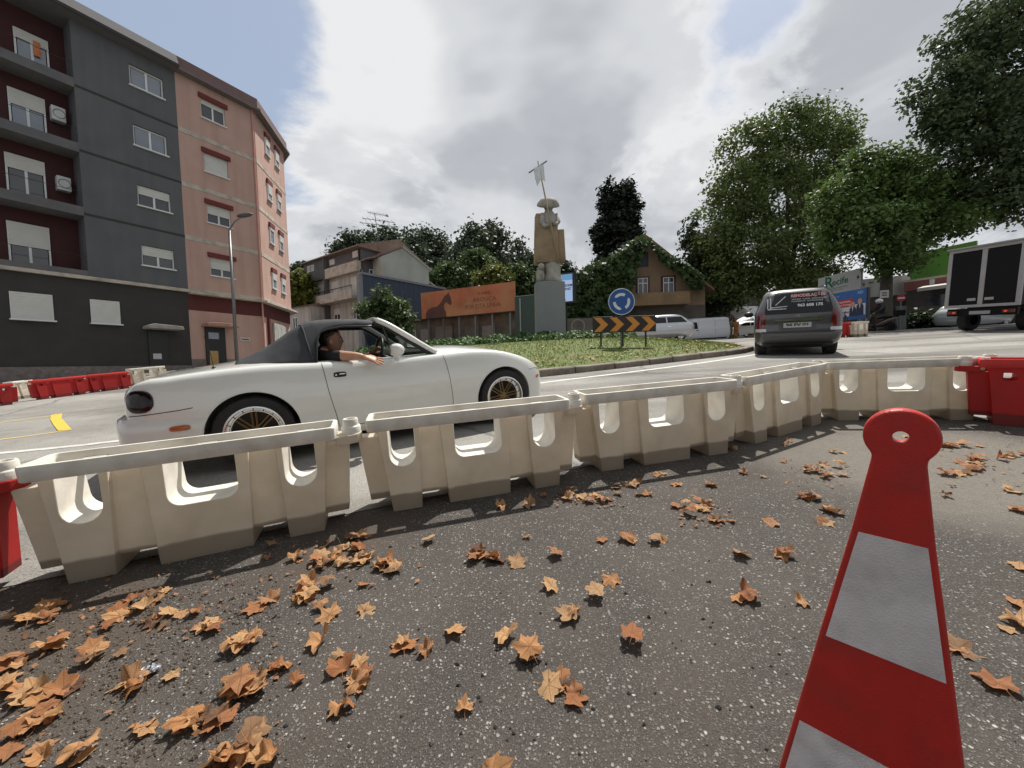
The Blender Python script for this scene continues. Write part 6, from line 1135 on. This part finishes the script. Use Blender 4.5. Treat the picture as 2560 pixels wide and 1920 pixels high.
# tree notice and no entry sign
np_ = at(2211, 735, 20.6); NT = thing('notice_board', 'small pale notice nailed to the plane tree trunk', 'notice', wm(np_, -20)); MB().b2(-.19, .19, 0, .02, -.20, .20).build('board', mat('notice_white', (.50, .48, .46), .7), NT)
for z in (.08, 0, -.08): MB().b2(-.11, .11, -.004, 0, z-.02, z+.02).build('print_line', BLACKP, NT)
ne = at(2253, 745, 21.5); NZ_ = gz(ne[0], ne[1]); NE = thing('no_entry_sign', 'red no entry disc with a white bar by the plane tree', 'road sign', wm((ne[0], ne[1], NZ_), -25)); hn = ne[2]-NZ_; MB().lathe([(.001, 0), (.20, 0), (.20, .02), (.001, .02)], 28, (0, 0, hn), 'y').build('disc', mat('sign_red', (.36, .02, .03), .5), NE); MB().b2(-.15, .15, -.006, 0, hn-.035, hn+.035).build('bar', WHT, NE); MB().tube([(0, .04, -.2), (0, .04, hn+.25)], .028, 7).build('post', STEEL, NE)
# grey utility cabinet below it
kc = at(2252, 800, 21.8); zc_ = gz(kc[0], kc[1]); CBN = thing('utility_cabinet', 'grey utility cabinet standing by the no entry sign', 'cabinet', wm((kc[0], kc[1], zc_), -20)); MB().b2(-.25, .25, 0, .4, -.3, 1.35).build('box', mat('cabinet_grey', (.10, .105, .11), .6), CBN, bevel=.02); MB().b2(-.21, .21, -.01, 0, .1, 1.25).build('door', mat('cabinet_grey', (.10, .105, .11)), CBN)
# pink shop building, awning, green banner, white wall
SBW = Wall(at(2265, 760, 27.5), at(2420, 740, 25.0)); g1 = gz(*SBW.A[:2])-1; za = SBW.at(2320, 699)[1]; zb_ = SBW.at(2320, 722)[1]; PS = thing('shop_building', 'low shop with a dull pink upper band behind the truck', 'shop', SBW.mw)
MB().b2(0, SBW.L+6, 0, 5, g1, zb_).build('wall', mat('shop_dark_wall', (.10, .09, .08), .9, var=.2, scale=1.5), PS); MB().b2(-.1, SBW.L+6, -.1, 5, zb_, za).build('pink_band', mat('dull_pink', (.27, .105, .10), .85, var=.1), PS); MB().b2(SBW.at(2325, 710)[0], SBW.at(2338, 710)[0], -.12, -.1, zb_+.05, za-.03).build('white_panel', WHT, PS); MB().b2(-.15, SBW.L+6, -.15, 5.1, za, za+.14).build('parapet', BAND, PS)
a0 = SBW.at(2312, 740)[0]; zaw = SBW.at(2330, 728)[1]; MB().prism([(-1.7, zaw-.1), (-1.7, zaw+.12), (0, zaw+.45), (0, zaw+.35)], a0, a0+3.2, 'x').build('awning', mat('white_awning', (.50, .48, .45), .8), PS); MB().b2(a0+.1, a0+1.9, -.02, .03, g1+1.8, zaw-.3).build('shop_window', PANE, PS)
gbp = Wall(at(2272, 660, 31), at(2366, 655, 29)); GBN = thing('green_banner', 'big plain green advertising hoarding above the pink shop', 'hoarding', gbp.mw); ze0, ze1 = gbp.at(2315, 694)[1], gbp.at(2315, 628)[1]; MB().b2(0, gbp.L+1.5, 0, .2, ze0, ze1).build('panel', mat('vivid_green', (.07, .20, .025), .7, var=.18, scale=.6), GBN)
for a in (.5, gbp.L): MB().b2(a-.08, a+.08, .21, .4, ze0-6, ze1-.2).build('support_post', STEEL, GBN)
WWL = Wall(at(2165, 740, 29), at(2275, 725, 27.8)); WBH = thing('white_annex', 'low white annex wall behind the plane tree', 'building', WWL.mw); zw0, zw1 = WWL.at(2215, 740)[1], WWL.at(2240, 690)[1]; MB().b2(-.4, WWL.L, 0, 4, zw0, zw1).build('upper_wall', WHITEW, WBH); MB().b2(-.4, WWL.L, .1, 4, g1, zw0).build('lower_wall', mat('shop_dark_wall', (.1, .09, .08)), WBH); MB().b2(.3, 1.0, .05, .12, g1+1, zw0-.3).build('door', mat('brown_door', (.12, .06, .035), .6), WBH)
LWW = Wall(at(2140, 800, 24.5), at(2400, 790, 24)); LWH = thing('street_wall', 'low dark wall below the shops, behind the scooter', 'wall', LWW.mw); MB().b2(-.5, LWW.L+6, 0, .4, gz(*LWW.A[:2])-1.5, LWW.at(2250, 768)[1]).build('wall', mat('dark_stone_wall', (.075, .062, .05), .95, var=.35, scale=1.2, dirt=(.035, .032, .028), dscale=.9, damt=.7), LWH)
# dark retaining wall behind the minivan and hedge bank
RWL = Wall(at(1740, 800, 52), at(2060, 790, 46)); RT = thing('retaining_wall', 'long dark weathered retaining wall under the trees', 'wall', RWL.mw); MB().b2(-3, RWL.L+5, 0, .6, gz(*RWL.A[:2])-2, RWL.at(1950, 722)[1]).build('wall', mat('dark_stone_wall', (.075, .062, .05), .95, var=.35, scale=1.2, dirt=(.035, .032, .028), dscale=.9, damt=.7), RT)
# ================================================================== OCHRE HOUSE
HSW = Wall(at(1452, 800, 30.6), at(1764, 790, 29.6)); OHs = thing('ochre_house', 'ochre gabled house with two white framed windows, half buried in ivy', 'house', HSW.mw); hz0 = gz(*HSW.A[:2])-1; apx = HSW.at(1608, 596); el = HSW.at(1700, 668); dxr = el[0]-apx[0]; sl0 = (apx[1]-el[1])/dxr; OC = mat('ochre_render', (.27, .185, .12), .9, var=.12, scale=1, dirt=(.20, .13, .08), dscale=.9, damt=.6)
x0h, x1h = apx[0]-4.6, apx[0]+4.6; ze = apx[1]-4.6*sl0
MB().prism([(x0h, hz0), (x1h, hz0), (x1h, ze), (apx[0], apx[1]), (x0h, ze)], 0, 9).build('wall', OC, OHs)
for s in (-1, 1): MB().prism([(apx[0], apx[1]+.02), (apx[0]+s*5.1, apx[1]-5.1*sl0+.02), (apx[0]+s*5.1, apx[1]-5.1*sl0+.22), (apx[0], apx[1]+.24)], -.45, 9.4).build('roof_slope', mat('old_ochre_tiles', (.20, .12, .07), .9, var=.3, scale=3), OHs)
for (u0, v0, u1, v1) in ((1590, 693, 1623, 739), (1653, 691, 1688, 738)):
    a, zt_ = HSW.at(u0, v0); c, zbm = HSW.at(u1, v1); MB().b2(a-.02, c+.02, -.06, .02, zbm, zt_+.02).build('window_surround', mat('dark_surround', (.06, .025, .02), .7), OHs); w_ = window(OHs, a+.12, c-.12, zbm, zt_-.10, -.05, 0, 2, PANE, False); MB().b2(a+.12, c-.12, -.115, -.09, lerp(zbm, zt_, .62), lerp(zbm, zt_, .67)).build('transom', UPVC, w_)
a, zt_ = HSW.at(1595, 630); c, zbm = HSW.at(1621, 667); MB().b2(a, c, -.02, .02, zbm, zt_).build('attic_opening', mat('dark_doorway', (.012, .012, .013)), OHs)
a, zt_ = HSW.at(1535, 741); c, zbm = HSW.at(1714, 764); MB().b2(a, c, -1.0, .0, zbm, zt_).build('balcony', mat('ochre_parapet', (.25, .165, .09), .9, var=.12, dirt=(.14, .1, .06), dscale=1.2, damt=.7), OHs)
MB().b2(HSW.at(1640, 800)[0], HSW.at(1662, 800)[0], -.02, .02, hz0, HSW.at(1650, 790)[1]).build('lower_door', mat('dark_doorway', (.012, .012, .013)), OHs); MB().b2(x0h, x1h, -.05, .0, hz0, HSW.at(1600, 768)[1]).build('lower_wall', mat('lower_grey_render', (.11, .095, .08), .95, var=.3, scale=1.5), OHs)
GWp = Wall(at(1400, 830, 27), at(1545, 830, 27)); GR_ = thing('garden_wall', 'low stained garden wall with a round grey emblem below the ivy', 'wall', GWp.mw); zz_ = GWp.at(1470, 795)[1]; MB().b2(-4, GWp.L+3, 0, .3, gz(*GWp.A[:2])-1.5, zz_).build('wall', mat('garden_wall_render', (.14, .125, .11), .95, var=.3, scale=1.2, dirt=(.06, .055, .05), dscale=1), GR_); cx_, cz_ = GWp.at(1445, 815); k = MB(); k.lathe([(.50, -.02), (.44, -.03), (.40, -.02), (.44, 0)], 28, (cx_, 0, cz_), 'y'); k.build('ring_emblem', mat('pale_ring', (.24, .225, .2), .9), GR_)
# ================================================================== TREES
def leafm(name, c, tr=.3, var=.5): return mat(name, c, .55, var=var, scale=.9, trans=tr, spec=.3)
BARK = mat('plane_bark', (.085, .072, .058), .95, var=.35, scale=5, bump=.6, bscale=18); BARKD = mat('dark_bark', (.04, .034, .028), .95, var=.3, scale=5)
def clumps(blobs, n, spread):             # leaf positions gathered in sprays near the surface of ellipsoid masses
    P = []; N_ = []; tot = sum(b[1][0]*b[1][2] for b in blobs)
    for c, r in blobs:
        k = max(40, int(n*r[0]*r[2]/tot)); sub = max(8, k//40); d = rng.normal(size=(sub, 3)); d /= np.linalg.norm(d, axis=1)[:, None]; cen = np.array(c)+d*np.array(r)*rng.uniform(.45, 1.03, sub)[:, None]
        i = rng.integers(0, sub, k); p = cen[i]+rng.normal(size=(k, 3))*spread*np.array([1, 1, .7]); P.append(p); N_.append(d[i]*.6+np.array([0, 0, .8]))
    return np.concatenate(P), np.concatenate(N_)
def tree(label, cat_, foot, d, blobs, n, leaf, m, bark=BARK, tr=.3, spread=.42, name='plane_tree', group=None, limbs=7, zfoot=None, jit=.8):
    """blobs: (u, v, half width, half height, depth shift); foot: image column of the trunk at depth d"""
    f = at(foot[0], foot[1], d); z0 = gz(f[0], f[1]) if zfoot is None else zfoot; o = thing(name, label, cat_, wm((f[0], f[1], z0)), group); org = np.array([f[0], f[1], z0]); B = []
    for u, v, ru, rv, dd in blobs: c = at(u, v, d+dd)-org; s = (d+dd)/F; B.append((c, (ru*s, (ru+rv)/2*s*.9, rv*s)))
    P, N_ = clumps(B, n, spread); cards(P, N_, leaf, 'crown', m, jit=jit, parent=o)
    cz = min(b[0][2]-b[1][2]*.3 for b in B); cen = np.mean([b[0] for b in B], 0); k = MB(); h = max(cz, 1.2); top = np.array([cen[0]*.35, cen[1]*.35, h+(cen[2]-h)*.6])
    k.tube([(0, 0, -.6), (tr*.1, 0, h*.35), (cen[0]*.08, cen[1]*.08, h*.8), tuple(top*np.array([.6, .6, .85])), tuple(top)], [tr*1.35, tr, tr*.9, tr*.7, tr*.3], 9); t = k.build('trunk', bark, o, 'all')
    for b in sorted(B, key=lambda b: -b[1][0])[:limbs]:
        s = np.array([cen[0]*.10, cen[1]*.10, h*random.uniform(.75, 1.05)]); e = b[0]; mdl = (s+e)/2+np.array([0, 0, .12*np.linalg.norm(e-s)]); k = MB(); k.tube([tuple(p) for p in catmull([s, mdl, e], 4)], [tr*.5*(1-i/9.5) for i in range(9)], 6); k.build('limb', bark, t, 'all')
    return o
PLANE = leafm('plane_tree_leaf', (.125, .168, .052)); PLANE2 = leafm('deep_plane_leaf', (.105, .165, .045)); DKLEAF = leafm('dark_laurel_leaf', (.042, .064, .028), .2); EUC = leafm('eucalyptus_leaf', (.072, .096, .056), .2); YGR = leafm('yellow_green_leaf', (.13, .15, .035), .35); CYP = leafm('cypress_foliage', (.030, .042, .028), .1, .3); BUSHL = leafm('bush_leaf', (.075, .115, .040)); IVYL = leafm('ivy_leaf', (.050, .085, .026), .25)
tree('tall plane tree behind the grey car, highest crown right of the ochre house', 'tree', (1965, 790), 33, [(1975, 320, 95, 60, 0), (2070, 330, 70, 55, 1), (1880, 390, 90, 75, 0), (2040, 410, 100, 80, 1), (1830, 510, 80, 90, -1), (1945, 500, 115, 95, 0), (2080, 500, 80, 90, 2), (1800, 610, 62, 75, -1), (1880, 640, 105, 80, -2), (1990, 640, 90, 90, 0), (1850, 710, 85, 45, -2), (1960, 710, 90, 40, -1), (2030, 690, 60, 50, 0)], 52000, .18, PLANE, tr=.45, spread=.42)
tree('plane tree with a low spreading crown and a notice on its trunk', 'tree', (2212, 800), 22, [(2175, 425, 80, 55, 0), (2110, 515, 72, 70, 0), (2250, 460, 90, 60, 0), (2350, 480, 80, 62, 1), (2190, 580, 95, 58, -1), (2310, 555, 100, 55, 0), (2405, 535, 58, 44, 0), (2105, 595, 52, 42, 0), (2235, 650, 70, 35, -1), (2275, 625, 65, 34, 0), (2240, 520, 110, 70, 1.5)], 32000, .145, PLANE2, tr=.30, spread=.30)
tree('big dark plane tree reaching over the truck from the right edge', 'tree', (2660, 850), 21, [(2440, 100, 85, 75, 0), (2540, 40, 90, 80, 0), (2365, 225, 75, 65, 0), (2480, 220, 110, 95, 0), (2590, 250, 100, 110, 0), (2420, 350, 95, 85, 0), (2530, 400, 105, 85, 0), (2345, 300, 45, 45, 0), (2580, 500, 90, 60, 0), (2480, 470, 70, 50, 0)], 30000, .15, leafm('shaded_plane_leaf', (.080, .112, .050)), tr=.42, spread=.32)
tree('dark bushy laurel tree close to the right side of the ochre house', 'tree', (1745, 800), 34, [(1727, 575, 12, 40, 0), (1745, 625, 40, 45, 0), (1720, 690, 45, 60, 0), (1780, 660, 45, 60, 0), (1760, 740, 70, 65, 0), (1815, 720, 55, 60, 0), (1700, 760, 35, 50, 0)], 13000, .20, DKLEAF, BARKD, .22, .34, 'laurel_tree')
tree('dark ragged cypress towering behind the ochre house', 'tree', (1540, 800), 41, [(1530, 480, 13, 26, 0), (1568, 474, 16, 28, 0), (1510, 500, 16, 28, 0), (1548, 510, 40, 45, 0), (1580, 520, 18, 45, 0), (1540, 570, 48, 60, 0), (1500, 590, 18, 50, 0), (1585, 600, 22, 60, 0), (1540, 640, 55, 60, 0)], 16000, .26, CYP, BARKD, .4, .30, 'cypress_tree', jit=.5)
# wooded slope behind the houses
SPEC = [(880, 612, 34, 60, EUC), (925, 606, 30, 62, EUC), (975, 600, 36, 60, EUC), (1030, 604, 30, 70, EUC), (1062, 596, 26, 78, EUC), (1098, 612, 24, 80, EUC), (1140, 640, 34, 70, EUC), (1185, 590, 34, 62, EUC), (1235, 585, 40, 66, EUC), (1290, 630, 36, 74, EUC), (1335, 660, 36, 70, EUC), (850, 640, 24, 60, EUC)]
WHERE = ['left end above the old house', 'behind the grey clad house', 'behind the television aerial', 'left of the gable ridge', 'just right of the gable ridge', 'right of the gable, narrow', 'in the dip between two tall trees', 'tallest left crown above the billboard', 'tallest broad crown above the billboard', 'left of the statue hat', 'touching the statue cloak', 'lowest at the left end']
for (u, v, w, d, m), wh in zip(SPEC, WHERE):
    z0 = 6.; tree('far grey-green eucalyptus, '+wh, 'tree', (u, 760), d, [(u, v-12, w*.5, 20, 0), (u-w*.4, v+18, w*.5, 26, 0), (u+w*.45, v+14, w*.5, 26, 0), (u, v+45, w*.9, 38, 0), (u-w*.3, v+85, w*.9, 38, 0), (u+w*.3, v+85, w*.9, 38, 0)], 3600, .42, m, BARKD, .3, .8, 'eucalyptus_tree', 'eucalyptus trees on the slope', 3)
for u, v, w, h, d, m, lab in ((1120, 700, 52, 48, 44, BUSHL, 'round green tree between the gable and the billboard'), (1190, 665, 46, 45, 46, BUSHL, 'green tree above the middle of the orange billboard'), (1235, 700, 40, 30, 40, YGR, 'yellow-green bush peeping over the orange billboard'), (1300, 705, 40, 45, 42, BUSHL, 'green tree behind the gap left of the statue'), (745, 720, 26, 40, 36, YGR, 'leafy tree between the pink block and the old house'), (760, 690, 20, 26, 40, DKLEAF, 'dark tree just above the low house roof'), (1405, 690, 34, 34, 44, DKLEAF, 'dark tree right behind the statue legs')):
    tree(lab, 'tree', (u, 800), d, [(u, v-h*.4, w*.6, h*.5, 0), (u-w*.5, v, w*.55, h*.6, 0), (u+w*.5, v, w*.55, h*.6, 0), (u, v+h*.4, w*.8, h*.6, 0)], 4200, .26, m, BARKD, .2, .42, 'garden_tree', None, 3)
tree('feathery green bush in front of the blue warehouse wall', 'bush', (965, 860), 24, [(965, 745, 30, 22, 0), (935, 775, 36, 30, 0), (985, 775, 40, 30, 0), (1010, 800, 26, 22, 0), (950, 805, 45, 26, 0), (990, 820, 40, 22, 0)], 4200, .16, BUSHL, BARKD, .10, .26, 'bush')
tree('dark leafy bush at the foot of the retaining wall behind the minivan', 'bush', (1800, 830), 36, [(1800, 720, 22, 20, 0), (1810, 745, 22, 16, 0)], 700, .34, BUSHL, BARKD, .1, .35, 'bush')
# ivy over the ochre house
def inpoly(p, poly):
    x, y = p; c = False; j = len(poly)-1
    for i in range(len(poly)):
        if (poly[i][1] > y) != (poly[j][1] > y) and x < (poly[j][0]-poly[i][0])*(y-poly[i][1])/(poly[j][1]-poly[i][1])+poly[i][0]: c = not c
        j = i
    return c
IV = [(1418, 720), (1440, 690), (1480, 662), (1530, 642), (1565, 615), (1600, 594), (1625, 598), (1614, 625), (1596, 650), (1586, 690), (1572, 735), (1552, 790), (1545, 850), (1400, 850), (1405, 780)]; IR = [(1632, 612), (1668, 640), (1716, 662), (1752, 690), (1758, 720), (1735, 720), (1700, 682), (1660, 652)]
pts = []
for poly, n, d0, dv in ((IV, 8500, 29.2, .9), (IR, 1500, 29.0, .5)):
    us = [p[0] for p in poly]; vv = [p[1] for p in poly]; k = 0
    while k < n:
        u, v = random.uniform(min(us), max(us)), random.uniform(min(vv), max(vv))
        if inpoly((u, v), poly): pts.append(at(u+random.gauss(0, 3), v+random.gauss(0, 3), d0-random.random()**2*dv+.25*math.sin(u*.11)*math.sin(v*.13))); k += 1
ivy = cards(pts, (0, -.9, .5), .24, 'ivy', IVYL, jit=.55); tag(ivy, 'mass of ivy swallowing the left half of the ochre house', 'ivy')
# hedge by the poster and planter
tree('small bright green shrub under the blue poster board', 'shrub', (2112, 840), 20.2, [(2105, 815, 18, 9, 0), (2125, 818, 14, 8, 0)], 500, .12, PLANE2, BARKD, .04, .10, 'shrub', None, 2)
tree('dark overgrown hedge along the low wall behind the scooter', 'hedge', (2300, 820), 23.3, [(2290, 800, 50, 18, 0), (2350, 800, 40, 20, 0), (2240, 805, 30, 14, 0)], 2000, .16, DKLEAF, BARKD, .06, .2, 'hedge', None, 3)
# unseen plane trees behind the viewer, guessed from leaves, added to block sky light
pp = []
for x, y, h, r in ((-6, -5, 6.2, 3.6), (.5, -7, 6.6, 4.2), (7, -6, 6.2, 3.8), (-11, 0, 6.5, 3.2)):
    c = G(x, y, h); B = [((c[0]+r*.5*math.cos(a), c[1]+r*.5*math.sin(a), c[2]+random.uniform(-.8, .8)), (r*.7, r*.7, r*.62)) for a in np.linspace(0, 6.28, 5, False)]; P, N_ = clumps(B, 2600, .6); pp.append(P)
allp = np.concatenate(pp); struct(cards(allp, (0, 0, .8), .5, 'unseen_shade_trees', PLANE, jit=1.), 'stuff', 'unseen leafy tree crowns added behind the viewer to block sky light')
